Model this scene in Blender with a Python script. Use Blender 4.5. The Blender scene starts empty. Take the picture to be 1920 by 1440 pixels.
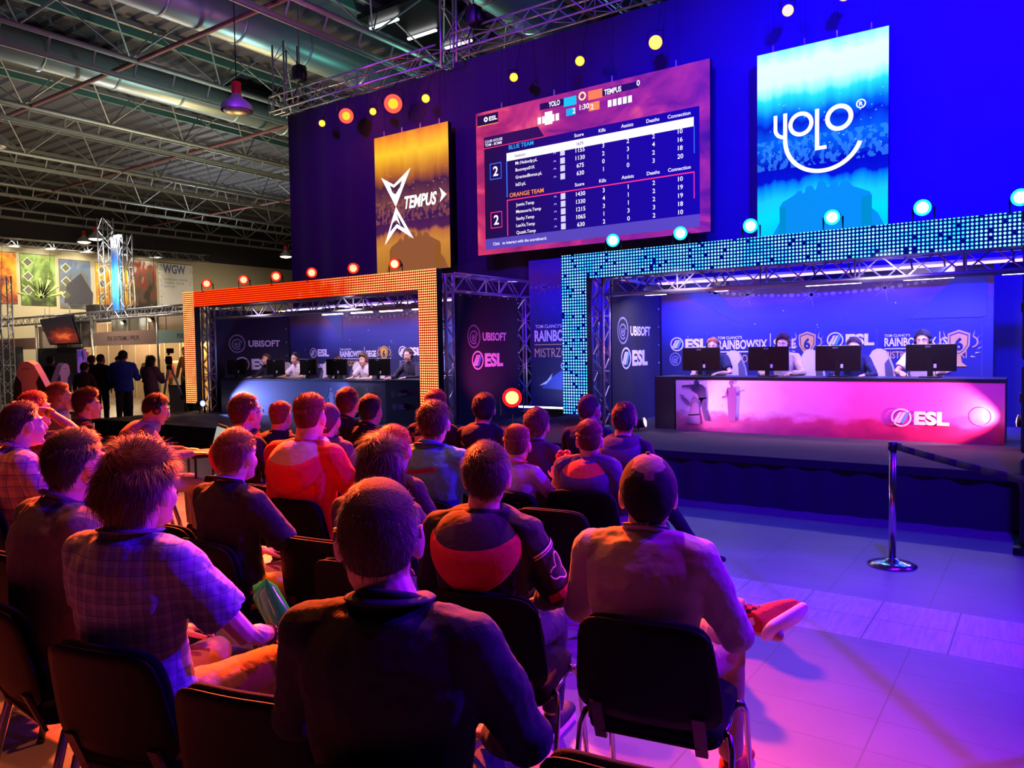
import bpy, math, random
from math import pi, sin, cos, radians as rad, sqrt, atan2
from mathutils import Vector as V, Matrix as M, noise as mnoise
random.seed(7)
S = bpy.context.scene
COL = S.collection
# ---------------------------------------------------------------- camera
cam = bpy.data.cameras.new('camera'); camo = bpy.data.objects.new('camera', cam); COL.objects.link(camo)
_y, _p, _r = rad(35), rad(-2.55), rad(.9)
_f = V((-sin(_y)*cos(_p), cos(_y)*cos(_p), sin(_p))); _r0 = V((cos(_y), sin(_y), 0)); _u0 = _r0.cross(_f)
_R = _r0*cos(_r)-_u0*sin(_r); _U = _u0*cos(_r)+_r0*sin(_r)
mw = M.Identity(4)
for i in range(3):
    mw[i][0] = _R[i]; mw[i][1] = _U[i]; mw[i][2] = -_f[i]
mw[2][3] = 1.7
camo.matrix_world = mw
cam.sensor_fit = 'HORIZONTAL'; cam.sensor_width = 36; cam.lens = 27; cam.clip_start = .05; cam.clip_end = 300
S.camera = camo
# ---------------------------------------------------------------- view and world
S.view_settings.view_transform = 'Standard'; S.view_settings.look = 'None'
S.view_settings.exposure = 0; S.view_settings.gamma = 1; S.view_settings.use_curve_mapping = False
W = bpy.data.worlds.new('world'); S.world = W; W.use_nodes = True
W.node_tree.nodes['Background'].inputs[0].default_value = (.035, .03, .06, 1)
W.node_tree.nodes['Background'].inputs[1].default_value = .22
# ---------------------------------------------------------------- lamps
def aim(o, loc, tgt):
    o.location = loc
    d = V(tgt)-V(loc); o.rotation_euler = d.to_track_quat('-Z', 'Y').to_euler()
def spot(loc, tgt, col, power, ang=40, blend=.6, size=.1):
    l = bpy.data.lights.new('spot', 'SPOT'); l.energy = power; l.color = col
    l.spot_size = rad(ang); l.spot_blend = blend; l.shadow_soft_size = size
    o = bpy.data.objects.new('spot_light', l); COL.objects.link(o); aim(o, loc, tgt); return o
def point(loc, col, power, size=.1):
    l = bpy.data.lights.new('point', 'POINT'); l.energy = power; l.color = col; l.shadow_soft_size = size
    o = bpy.data.objects.new('point_light', l); COL.objects.link(o); o.location = loc; return o
def area(loc, tgt, col, power, sx, sy):
    l = bpy.data.lights.new('area', 'AREA'); l.shape = 'RECTANGLE'; l.size = sx; l.size_y = sy; l.energy = power; l.color = col
    o = bpy.data.objects.new('area_light', l); COL.objects.link(o); aim(o, loc, tgt); return o
# blue and violet wash on the black drape above the stages
spot((-.6, 8.4, 7.9), (-.9, 12.8, 5.4), (.004, .0, 1), 42000, 105, 1, .2)
spot((2.2, 8.6, 7.9), (1.2, 12.8, 5.6), (.01, .0, 1), 26000, 100, 1, .2)
spot((-4.5, 8.6, 7.9), (-4.6, 12.8, 5.2), (.01, .0, 1), 9000, 90, 1, .2)
spot((-9.5, 8.2, 7.9), (-8.6, 12.8, 5.2), (.14, .0, 1), 2600, 100, 1, .2)
spot((.6, 10.5, 7.9), (.6, 12.8, 7.4), (1, .0, .6), 260, 60, 1, .2)
# red and amber over the audience
spot((-9.5, 9.0, 7.4), (-4.2, 3.0, 1.0), (1, .07, .01), 42000, 36, .9, .12)
spot((-8.4, 8.6, 7.6), (-2.6, 2.0, 1.0), (1, .07, .01), 12000, 24, .9, .12)
spot((-13, 8.6, 7.8), (-13, 12.8, 5.2), (.22, .0, 1), 1500, 90, 1, .2)
spot((-13.0, 10.0, 6.9), (-6.4, 3.0, 1.0), (1, .13, .03), 22000, 36, .8, .12)
spot((-3.4, 5.6, 8.0), (-1.7, 1.6, .9), (1, .20, .05), 2200, 36, .7, .10)
spot((-6.2, 2.2, 8.0), (-3.6, 1.7, .7), (1, .20, .05), 900, 46, .8, .12)
# blue and violet from the right
spot((4.6, 8.8, 5.6), (-1.2, 3.0, .7), (.05, .0, 1), 11000, 52, .9, .15)
spot((1.5, 4.6, 8.0), (.3, 3.4, 0), (.34, .0, 1), 2600, 60, 1, .2)
spot((.2, 9.7, 4.2), (-2.6, 2.2, 1.1), (.50, .01, 1), 3200, 34, .8, .12)
spot((.5, 2.0, 8.2), (-2.4, 9.0, .9), (.04, .0, 1), 7500, 60, 1, .2)
# green and violet spill thrown up into the roof steel
spot((-17, 13, 4.2), (-19, 14, 10), (.6, 1, .85), 520, 130, 1, .4)
spot((-25, 15, 4.2), (-26, 16, 10), (.8, 1, .9), 480, 130, 1, .4)
spot((-30, 5, 4.2), (-27, 7, 10), (.7, .9, .95), 460, 130, 1, .4)
spot((-11, 5, 5.0), (-11, 7, 10), (.6, .25, 1), 1500, 130, 1, .4)
spot((-36, 24, 5), (-34, 24, 10), (.9, .95, .9), 1400, 140, 1, .4)  # added spot without a fixture, lifts the dark far roof
spot((-20, 26, 5), (-20, 28, 10), (.8, .8, .9), 900, 140, 1, .4)
spot((-8, 14.2, 7.2), (-7, 15, 10.5), (.2, .45, 1), 260, 130, 1, .3)
spot((-13, 15.5, 6.8), (-13, 15.5, 10.5), (.3, 1, .75), 300, 130, 1, .3)
# ---------------------------------------------------------------- colour and materials
def lin(c):
    if isinstance(c, str):
        c = [int(c[i:i+2], 16)/255 for i in (0, 2, 4)]
    return tuple((x/12.92 if x <= .04045 else ((x+.055)/1.055)**2.4) for x in c)
_mc = {}
def mat(col, rough=.6, metal=0, emit=0, bump=0, bscale=60, key='', spec=.5, sheen=0):
    k = (str(col), rough, metal, emit, bump, bscale, key)
    if k in _mc: return _mc[k]
    m = bpy.data.materials.new('m_'+str(len(_mc))); m.use_nodes = True
    nt = m.node_tree; b = nt.nodes['Principled BSDF']
    c = lin(col)+(1,)
    b.inputs['Base Color'].default_value = c if not emit else (.01, .01, .01, 1)
    b.inputs['Roughness'].default_value = rough; b.inputs['Metallic'].default_value = metal
    b.inputs['Specular IOR Level'].default_value = spec
    if sheen: b.inputs['Sheen Weight'].default_value = sheen
    if emit:
        b.inputs['Specular IOR Level'].default_value = .04
        b.inputs['Emission Color'].default_value = c; b.inputs['Emission Strength'].default_value = emit
    if bump:
        n = nt.nodes.new('ShaderNodeTexNoise'); n.inputs['Scale'].default_value = bscale; n.inputs['Detail'].default_value = 4
        t = nt.nodes.new('ShaderNodeTexCoord'); nt.links.new(t.outputs['Object'], n.inputs['Vector'])
        u = nt.nodes.new('ShaderNodeBump'); u.inputs['Strength'].default_value = bump; u.inputs['Distance'].default_value = .01
        nt.links.new(n.outputs['Fac'], u.inputs['Height']); nt.links.new(u.outputs['Normal'], b.inputs['Normal'])
        # slight tonal wear
        r = nt.nodes.new('ShaderNodeMix'); r.data_type = 'RGBA'; r.inputs['A'].default_value = c
        r.inputs['B'].default_value = tuple(x*.7 for x in c[:3])+(1,)
        n2 = nt.nodes.new('ShaderNodeTexNoise'); n2.inputs['Scale'].default_value = bscale*.15
        nt.links.new(t.outputs['Object'], n2.inputs['Vector']); nt.links.new(n2.outputs['Fac'], r.inputs['Factor'])
        if not emit: nt.links.new(r.outputs['Result'], b.inputs['Base Color'])
    _mc[k] = m; return m
class NT:
    'small helper to wire a procedural material'
    def __init__(s, name):
        s.m = bpy.data.materials.new(name); s.m.use_nodes = True; s.nt = s.m.node_tree; s.b = s.nt.nodes['Principled BSDF']
    def n(s, typ, _in=None, **kw):
        nd = s.nt.nodes.new('ShaderNode'+typ)
        for k, v in kw.items(): setattr(nd, k, v)
        for k, v in (_in or {}).items():
            if isinstance(v, bpy.types.NodeSocket): s.nt.links.new(v, nd.inputs[k])
            else: nd.inputs[k].default_value = v
        return nd
    def math(s, op, a, b=0, c=None):
        d = {0: a, 1: b}
        if c is not None: d[2] = c
        return s.n('Math', d, operation=op).outputs[0]
    def ramp(s, fac, stops, interp='LINEAR'):
        r = s.n('ValToRGB', {'Fac': fac}); cr = r.color_ramp; cr.interpolation = interp
        while len(cr.elements) < len(stops): cr.elements.new(.5)
        for e, (p, c) in zip(cr.elements, stops): e.position = p; e.color = tuple(lin(c))+(1,)
        return r.outputs['Color']
    def mix(s, f, a, b, bt='MIX'):
        d = {}
        nd = s.n('Mix', data_type='RGBA', blend_type=bt)
        for k, v in (('Factor', f), ('A', a), ('B', b)):
            sock = [i for i in nd.inputs if i.name == k and (i.type == 'RGBA' if k != 'Factor' else i.type == 'VALUE')][0]
            if isinstance(v, bpy.types.NodeSocket): s.nt.links.new(v, sock)
            elif k == 'Factor': sock.default_value = v
            else: sock.default_value = tuple(lin(v))+(1,)
        return [o for o in nd.outputs if o.type == 'RGBA'][0]
    def coord(s, kind='Object'):
        t = s.n('TexCoord').outputs[kind]; x = s.n('SeparateXYZ', {0: t}); return t, x.outputs[0], x.outputs[1], x.outputs[2]
    def base(s, c, rough=.6): s.nt.links.new(c, s.b.inputs['Base Color']); s.b.inputs['Roughness'].default_value = rough; return s.m
    def emis(s, c, st):
        s.b.inputs['Base Color'].default_value = (.004, .004, .004, 1); s.b.inputs['Roughness'].default_value = .5; s.b.inputs['Specular IOR Level'].default_value = .04
        s.nt.links.new(c, s.b.inputs['Emission Color'])
        if isinstance(st, bpy.types.NodeSocket): s.nt.links.new(st, s.b.inputs['Emission Strength'])
        else: s.b.inputs['Emission Strength'].default_value = st
        return s.m
# ---------------------------------------------------------------- mesh builder
_fc = {}
def text_data(txt, bold=0.0, sp=1.0):
    k = (txt, bold, sp)
    if k not in _fc:
        c = bpy.data.curves.new('t', 'FONT'); c.body = txt; c.offset = bold; c.space_character = sp; c.resolution_u = 3
        o = bpy.data.objects.new('t', c); COL.objects.link(o)
        dg = bpy.context.evaluated_depsgraph_get(); me = bpy.data.meshes.new_from_object(o.evaluated_get(dg))
        vs = [v.co.copy() for v in me.vertices]; fs = [tuple(p.vertices) for p in me.polygons]
        bpy.data.objects.remove(o); bpy.data.curves.remove(c); bpy.data.meshes.remove(me)
        xs = [v.x for v in vs]; ys = [v.y for v in vs]
        _fc[k] = (vs, fs, min(xs), max(xs), min(ys), max(ys))
    return _fc[k]
def frame(fwd, up=V((0, 0, 1))):
    f = V(fwd).normalized(); a = V(up)
    if abs(f.dot(a)) > .97: a = V((0, 1, 0))
    x = f.cross(a).normalized(); z = x.cross(f).normalized(); return x, f, z
class B:
    def __init__(s, off=(0, 0, 0)):
        s.v = []; s.f = []; s.mi = []; s.X = M.Translation(-V(off)); s.mats = []
    def mm(s, m):
        if m is None: return 0
        if m not in s.mats: s.mats.append(m)
        return s.mats.index(m)
    def add(s, vs, fs, m=None):
        n = len(s.v); s.v += [s.X @ V(v) for v in vs]; k = s.mm(m)
        for f in fs: s.f.append(tuple(i+n for i in f)); s.mi.append(k)
    def box(s, c, d, m=None, R=None):
        R = R or M.Identity(3); c = V(c)
        vs = [c + R @ V((x*d[0]/2, y*d[1]/2, z*d[2]/2)) for x in (-1, 1) for y in (-1, 1) for z in (-1, 1)]
        s.add(vs, [(0, 1, 3, 2), (4, 6, 7, 5), (0, 4, 5, 1), (2, 3, 7, 6), (0, 2, 6, 4), (1, 5, 7, 3)], m)
    def rbox(s, c, d, r, m=None, R=None, ax=1, seg=4):
        'rounded rectangle prism, thickness along axis ax'
        R = R or M.Identity(3); c = V(c); i, j = [k for k in range(3) if k != ax]
        a, b, t = d[i]/2-r, d[j]/2-r, d[ax]/2; pts = []
        for q, (sx, sy) in enumerate(((1, 1), (-1, 1), (-1, -1), (1, -1))):
            for k in range(seg+1):
                an = (q+k/seg)*pi/2; pts.append((sx*a+r*cos(an), sy*b+r*sin(an)))
        vs = []; n = len(pts)
        prof = ((t, .0), (t*.6, .0)) if False else None
        e = min(r, t)*.5
        for lay, sc in ((-t, 1-e/max(d[i], d[j])*2), (-t+e, 1), (t-e, 1), (t, 1-e/max(d[i], d[j])*2)):
            for p in pts:
                w = [0, 0, 0]; w[i] = p[0]*sc; w[j] = p[1]*sc; w[ax] = lay; vs.append(c+R @ V(w))
        fs = [tuple(range(n-1, -1, -1)), tuple(range(3*n, 4*n))]
        for L in range(3):
            for k in range(n): fs.append((L*n+k, L*n+(k+1) % n, (L+1)*n+(k+1) % n, (L+1)*n+k))
        s.add(vs, fs, m)
    def tube(s, pts, r, m=None, n=8, r2=None, ref=(1, 0, 0), cap=True, rnd=False):
        'swept tube; r and r2 may be lists: radius along the reference axis, and across it'
        pts = [V(p) for p in pts]; K = len(pts)
        r = list(r) if hasattr(r, '__len__') else [r]*K
        r2 = (list(r2) if hasattr(r2, '__len__') else [r2]*K) if r2 is not None else r
        if rnd:
            a = (pts[1]-pts[0]).normalized(); b = (pts[-1]-pts[-2]).normalized()
            P0 = [pts[0]-a*r[0]*k for k in (.95, .75, .4)]; P1 = [pts[-1]+b*r[-1]*k for k in (.4, .75, .95)]
            sc = (.3, .66, .92)
            pts = P0+pts+P1; r = [r[0]*q for q in sc]+r+[r[-1]*q for q in sc[::-1]]; r2 = [r2[0]*q for q in sc]+r2+[r2[-1]*q for q in sc[::-1]]
            K = len(pts)
        vs = []; ref = V(ref); prev = None
        for i in range(K):
            t = (pts[min(i+1, K-1)]-pts[max(i-1, 0)]).normalized()
            a = ref-t*ref.dot(t)
            if a.length < .15: a = (prev-t*prev.dot(t)) if prev is not None else V((0, 1, 0))-t*t.y
            a.normalize(); prev = a; b = t.cross(a)
            for k in range(n):
                q = 2*pi*k/n; vs.append(pts[i]+a*(r[i]*cos(q))+b*(r2[i]*sin(q)))
        fs = [(i*n+k, i*n+(k+1) % n, (i+1)*n+(k+1) % n, (i+1)*n+k) for i in range(K-1) for k in range(n)]
        if cap: fs += [tuple(range(n-1, -1, -1)), tuple((K-1)*n+k for k in range(n))]
        s.add(vs, fs, m)
    def ell(s, c, r, m=None, R=None, n=12, k=8):
        R = R or M.Identity(3); c = V(c); r = r if hasattr(r, '__len__') else (r, r, r)
        vs = [c+R @ V((0, 0, -r[2]))]
        for i in range(1, k):
            a = -pi/2+pi*i/k
            for j in range(n): q = 2*pi*j/n; vs.append(c+R @ V((r[0]*cos(a)*cos(q), r[1]*cos(a)*sin(q), r[2]*sin(a))))
        vs.append(c+R @ V((0, 0, r[2]))); L = len(vs)-1
        fs = [(0, 1+(j+1) % n, 1+j) for j in range(n)]+[(L, L-n+j, L-n+(j+1) % n) for j in range(n)]
        fs += [(1+i*n+j, 1+i*n+(j+1) % n, 1+(i+1)*n+(j+1) % n, 1+(i+1)*n+j) for i in range(k-2) for j in range(n)]
        s.add(vs, fs, m)
    def prism(s, pts, o, ux, uz, th, m=None):
        '2-D outline drawn on plane (origin o, axes ux, uz), thickened along the normal'
        o = V(o); ux = V(ux); uz = V(uz); nn = ux.cross(uz).normalized()*th; n = len(pts)
        vs = [o+ux*p[0]+uz*p[1] for p in pts]+[o+ux*p[0]+uz*p[1]+nn for p in pts]
        s.add(vs, [tuple(range(n-1, -1, -1)), tuple(range(n, 2*n))]+[(k, (k+1) % n, n+(k+1) % n, n+k) for k in range(n)], m)
    def ring(s, c, ro, ri, ux, uz, th, m=None, a0=0, a1=2*pi, n=24, sx=1, sy=1):
        c = V(c); ux = V(ux); uz = V(uz)
        for k in range(n):
            a, b = a0+(a1-a0)*k/n, a0+(a1-a0)*(k+1)/n
            s.prism([(ri*cos(a)*sx, ri*sin(a)*sy), (ro*cos(a)*sx, ro*sin(a)*sy), (ro*cos(b)*sx, ro*sin(b)*sy), (ri*cos(b)*sx, ri*sin(b)*sy)], c, ux, uz, th, m)
    def text(s, txt, o, ux, uz, h, m=None, w=None, bold=0.0, warp=None, align='l', shear=0, sp=1.0):
        'text on plane: o lower-left; cap height h; optional total width w'
        vs, fs, x0, x1, y0, y1 = text_data(txt, bold, sp)
        k = h/.69; kx = (w/(x1-x0)) if w else k; ox = {'l': 0, 'c': -.5, 'r': -1}[align]*(x1-x0)*kx
        o = V(o); ux = V(ux).normalized(); uz = V(uz).normalized()
        P = []
        for v in vs:
            a = (v.x-x0)*kx+ox+shear*v.y*k; b = v.y*k; p = o+ux*a+uz*b
            P.append(warp(p) if warp else p)
        s.add(P, fs, m)
    def build(s, name, parent=None, smooth=False, mats=None, loc=None):
        me = bpy.data.meshes.new(name); me.from_pydata([tuple(v) for v in s.v], [], s.f); 
        for m in (mats or s.mats): me.materials.append(m)
        if len(s.mats) > 1: me.polygons.foreach_set('material_index', s.mi)
        if smooth: me.polygons.foreach_set('use_smooth', [True]*len(me.polygons))
        me.update()
        o = bpy.data.objects.new(name, me); COL.objects.link(o)
        if parent: o.parent = parent
        if loc: o.location = loc
        return o
def tag(o, label=None, cat=None, group=None, kind=None):
    if label: o['label'] = label
    if cat: o['category'] = cat
    if group: o['group'] = group
    if kind: o['kind'] = kind
    return o
def thing(name, label, cat, loc=(0, 0, 0), rz=0, group=None):
    o = bpy.data.objects.new(name, None); COL.objects.link(o); o.location = loc; o.rotation_euler = (0, 0, rz)
    o.empty_display_size = .1
    return tag(o, label, cat, group)
def copy_tree(o, parent=None):
    kids = [c for c in COL.objects if c.parent == o]
    c = o.copy(); COL.objects.link(c); c.parent = parent
    for k in kids: copy_tree(k, c)
    return c
def struct(name, b, smooth=False): return tag(b.build(name, None, smooth), kind='structure')
_tx = {}
def blob(b, name, parent, mats, vox=.01, sm=3, disp=0, dscale=.12):
    'union of the overlapping closed shapes in b as one continuous smooth surface'
    o = b.build(name, None, True, mats=mats)
    r = o.modifiers.new('r', 'REMESH'); r.mode = 'VOXEL'; r.voxel_size = vox; r.use_smooth_shade = True
    q = o.modifiers.new('s', 'SMOOTH'); q.factor = .6; q.iterations = sm
    if disp:
        if dscale not in _tx:
            t = bpy.data.textures.new('w', 'CLOUDS'); t.noise_scale = dscale; t.noise_depth = 3; _tx[dscale] = t
        d = o.modifiers.new('d', 'DISPLACE'); d.texture = _tx[dscale]; d.strength = disp; d.mid_level = .5; d.texture_coords = 'LOCAL'
    dg = bpy.context.evaluated_depsgraph_get(); me = bpy.data.meshes.new_from_object(o.evaluated_get(dg)); me.name = name
    o.modifiers.clear(); old = o.data; o.data = me; bpy.data.meshes.remove(old)
    me.materials.clear()
    for m in mats: me.materials.append(m)
    me.polygons.foreach_set('use_smooth', [True]*len(me.polygons)); me.polygons.foreach_set('material_index', [0]*len(me.polygons))
    o.parent = parent; return o
XA, YA, ZA = V((1, 0, 0)), V((0, 1, 0)), V((0, 0, 1))
BLACK = mat('08080c', .5); CHROME = mat('c8c8d0', .18, 1); ALU = mat('b4b6bd', .35, .85); DRAPE = mat('2a2a30', .95, bump=.3, bscale=9)
DARKM = mat('15151a', .45, .3); WHITE = mat('f2f2f2', .6); BLKF = mat('101014', .9, bump=.25, bscale=250)
# ================================================================ setting
def floor_mat():
    t = NT('tile_floor'); co, x, y, z = t.coord()
    def cell(ax, p, w):
        fr = t.math('FRACT', t.math('DIVIDE', ax, p)); return t.math('LESS_THAN', fr, w)
    g = t.math('MAXIMUM', cell(x, .62, .012), cell(y, .31, .02))
    strip = t.math('MULTIPLY', t.math('GREATER_THAN', y, 4.72), t.math('LESS_THAN', y, 5.5))
    g2 = t.math('MAXIMUM', cell(x, .44, .02), cell(t.math('SUBTRACT', y, 4.72), .39, .02))
    n = t.n('TexNoise', {'Vector': co, 'Scale': 1.4, 'Detail': 6}).outputs['Fac']
    n3 = t.n('TexNoise', {'Vector': co, 'Scale': 60.0, 'Detail': 2}).outputs['Fac']
    tile = t.ramp(n, [(.3, '7c7678'), (.7, '8e888a')])
    wd = t.n('TexNoise', {'Vector': t.n('Mapping', {0: co, 3: (14, 1.5, 1)}).outputs[0], 'Scale': 3.0, 'Detail': 5}).outputs['Fac']
    wood = t.ramp(wd, [(.3, 'a49a96'), (.7, 'c8c0bc')])
    c = t.mix(strip, t.mix(g, tile, '6f6a66'), t.mix(g2, wood, '6b645c'))
    c = t.mix(t.math('MULTIPLY', n3, .25), c, '6a6460')
    m = t.base(c, .42); bp = t.n('Bump', {'Strength': .25, 'Height': n3}); t.nt.links.new(bp.outputs[0], t.b.inputs['Normal']); return m
b = B(); b.box((-20, 15, -.05), (90, 90, .1), floor_mat()); struct('floor', b)
CLAD = NT('cladding'); _, x, y, z = CLAD.coord()
w = CLAD.math('LESS_THAN', CLAD.math('FRACT', CLAD.math('MULTIPLY', y, 1.6)), .12)
w2 = CLAD.math('LESS_THAN', CLAD.math('FRACT', CLAD.math('MULTIPLY', x, 1.6)), .12)
CLADM = CLAD.base(CLAD.mix(CLAD.math('MAXIMUM', w, w2), 'e6dcc4', 'b5a98c'), .7)
DKW = mat('2a282c', .8)
b = B(); b.box((-45.15, 15, 3.85), (.3, 90, 7.7), CLADM); b.box((-45.15, 15, 9.2), (.32, 90, 3.0), DKW); struct('wall_left', b)
b = B(); b.box((-20, 52, 3.85), (90, .3, 7.7), CLADM); b.box((-20, 52, 9.2), (90, .32, 3.0), DKW); struct('wall_back', b)
# corrugated roof deck with ribs running along X
b = B(); DECK = mat('565660', .6, .3); prof = []
Y0 = -12
while Y0 < 52:
    prof += [(Y0, 10.7), (Y0+.22, 10.7), (Y0+.3, 10.78), (Y0+.5, 10.78), (Y0+.58, 10.7)]; Y0 += .62
vs = []; fs = []
for i, (yy, zz) in enumerate(prof): vs += [(-45, yy, zz), (12, yy, zz)]
for i in range(len(prof)-1): fs.append((2*i, 2*i+1, 2*i+3, 2*i+2))
b.add(vs, fs, DECK); b.box((-16.5, 20, 10.9), (57, 64, .1), DECK); struct('ceiling', b)
# ---------------------------------------------------------------- roof trusses
STEEL = mat('9aa09e', .5, .5); STEELR = mat('7a4a50', .6, .3)
def roof_truss():
    r = thing('roof_truss', 'x', 'roof truss', (0, 0, 0))
    a, c = -10, 50
    q = B(); q.box((-.28, 20, 8.85), (.12, 60, .06), STEEL); q.box((-.28, 20, 8.79), (.03, 60, .08), STEEL); q.build('bottom_chord', r)
    q = B(); q.tube([(-.06, a, 9.24), (-.06, c, 9.24)], .07, STEEL, 8); q.build('pipe_chord', r, True)
    q = B(); yy = a
    while yy < c: q.tube([(-.28, yy, 8.86), (-.10, yy, 9.22)], .026, STEEL, 6); yy += 1.05
    q.build('rung_lacing', r)
    q = B(); yy = a; k = 0
    while yy < c:
        for sx in (-1.1, 1.1):
            q.tube([(-.06, yy, 9.24), (sx, yy+1.3, 10.6)], .022, STEEL, 6); q.tube([(-.06, yy, 9.24), (sx, yy-1.3, 10.6)], .022, STEEL, 6)
        yy += 2.6
    q.build('diagonal_web', r)
    q = B()
    for sx in (-1.1, 1.1): q.box((sx, 20, 10.6), (.1, 60, .12), STEEL)
    q.build('top_chord', r); return r
proto = roof_truss()
names = ['nearest the big screens', 'second bay from the big screens', 'third bay from the big screens', 'fourth bay from the big screens', 'fifth bay, above the dark drape corner', 'sixth bay, above the left stalls', 'seventh bay, second from the hall wall', 'closest to the far hall wall']
for i in range(8):
    o = proto if i == 0 else copy_tree(proto)
    o.location.x = -1.2-6*i+ (0 if i else 0); o['label'] = 'long grey steel lattice truss under the roof, '+names[i]; o['group'] = 'roof trusses'
def tie(yy, nm):
    q = B(); q.tube([(-45, yy, 0), (12, yy, 0)], .06, STEELR, 8)
    o = q.build('tie_pipe', None, True, loc=(0, 0, 9.25)); tag(o, nm, 'roof pipe', 'cross pipes between the roof trusses')
for yy, nm in ((5, 'reddish round pipe crossing the roof trusses, the nearest'), (11, 'reddish round pipe crossing under the roof, second nearest'), (17, 'reddish round pipe crossing under the roof just past the drape'), (25, 'reddish round pipe crossing the roof far behind the drape'), (34, 'reddish round pipe crossing the roof farthest back')): tie(yy, nm)
# purlins, the green light on them put into their colour
for i, xx in enumerate((-2.7, -8.7, -14.7, -20.7, -26.7)):
    q = B(); q.box((0, 20, 0), (.1, 60, .22), mat('5a8880', .5, .3)); o = q.build('purlin', loc=(xx, 0, 10.55))
    tag(o, 'greenish roof purlin running beside the %s ventilation duct' % ('first', 'second', 'third', 'fourth', 'fifth')[i], 'roof beam', 'greenish roof purlins')
# ducts
DUCT = mat('9fb2b8', .4, .7)
for i, (xx, zz, rr) in enumerate(((-4.3, 10.0, .42), (-10.4, 9.95, .55), (-16.6, 9.9, .5), (-22.4, 9.9, .45))):
    q = B(); q.tube([(0, -9, 0), (0, 48, 0)], rr, DUCT, 20)
    for k in range(28): q.tube([(0, -8+2*k, 0), (0, -7.95+2*k, 0)], rr+.03, DUCT, 20)
    o = q.build('ventilation_duct', None, True, loc=(xx, 0, zz))
    tag(o, ('big round ventilation duct above the wide screen', 'big round bluish duct above the end of the lighting truss', 'round bluish duct crossing above the drape corner', 'round greenish duct over the left of the hall')[i], 'air duct', 'round roof ducts')
# roof windows: dark panes with fluorescent strips
for i, (x0, y0) in enumerate(((-13.6, 15.9), (-22.6, 17.3), (-23.9, 11.0))):
    r = thing('roof_light', ('dark roof light with bright strips above the lighting truss', 'small dark roof light in the middle of the roof', 'small dark roof light far left in the roof')[i], 'skylight', (x0, y0, 10.3))
    q = B(); q.box((0, 0, 0), (2.2, 3.2, .12), mat('0a0a12', .3)); q.build('pane', r)
    q = B()
    for dy in (-1.1, 0, 1.1): q.box((-.3+dy*.3, dy, -.12), (1.0, .07, .05), mat('ffffff', emit=(3 if i == 0 else .8)))
    q.build('strip_lamp', r)
# high bay lamps
def high_bay(loc, lit, lab):
    r = thing('high_bay_lamp', lab, 'ceiling lamp', loc, 0, 'high bay lamps')
    q = B(); q.tube([(0, 0, .0), (0, 0, .12), (0, 0, .3), (0, 0, .36)], [.34, .33, .12, .1], mat('b0b4b0', .4, .6), 18, cap=False); q.build('reflector', r, True)
    q = B(); q.tube([(0, 0, .36), (0, 0, .62)], .1, mat('b01a12', .5), 12); q.build('ballast', r)
    q = B(); q.tube([(0, 0, .62), (0, 0, 10.7-loc[2])], .012, BLACK, 5); q.build('suspension_rod', r)
    q = B(); q.ell((0, 0, .0), (.30, .30, .07), mat('ffe0b0', emit=10) if lit else mat('8a8c80', .3)); q.build('bulb', r, True)
for loc, lit, lab in (((-14.6, 10.55, 7.0), 0, 'unlit bell lamp with red top, largest, left of the drape top'), ((-23.3, 9.2, 7.4), 0, 'unlit bell lamp hanging far left in the roof'), ((-20.6, 17.6, 6.9), 0, 'small unlit bell lamp left of the dark drape'),
    ((-40.5, 20.5, 7.75), 1, 'glowing bell lamp above the leftmost hall banners'), ((-42.7, 21.0, 7.85), 1, 'small glowing bell lamp beside the larger glowing one'), ((-36.4, 29.3, 7.3), 1, 'glowing bell lamp above the pale cladding by the orange frame')):
    high_bay(loc, lit, lab)
for loc in ((-40.5, 20.5, 7.5), (-36.4, 29.3, 7.0)): spot(loc, (loc[0]-4, loc[1], 2), (1, .85, .6), 2600, 130, 1, .3)
# ================================================================ lattice trusses for staging
def truss(p0, p1, s, label, cat='lighting truss', name='box_truss', group=None, r=.024, m=ALU, pitch=None):
    p0 = V(p0); p1 = V(p1); d = p1-p0; L = d.length; t = d.normalized()
    a = V((0, 0, 1)) if abs(t.z) < .9 else V((1, 0, 0)); u = t.cross(a).normalized(); w = t.cross(u).normalized()
    R = thing(name, label, cat, tuple(p0), 0, group); cs = [(u*sx+w*sy)*(s/2) for sx, sy in ((-1, -1), (1, -1), (1, 1), (-1, 1))]
    for c in cs:
        q = B(); q.tube([c, c+d], r, m, 8); q.build('chord', R, True)
    q = B(); n = max(2, round(L/(pitch or s*1.1)))
    for k in range(n):
        for i in range(4):
            A, C = cs[i], cs[(i+1) % 4]
            if (k+i) % 2: A, C = C, A
            q.tube([A+t*(L*k/n), C+t*(L*(k+1)/n)], r*.42, m, 5)
        if k % 4 == 0:
            for i in range(4): q.tube([cs[i]+t*(L*k/n), cs[(i+1) % 4]+t*(L*k/n)], r*.5, m, 5)
    q.build('lacing', R); return R
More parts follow.
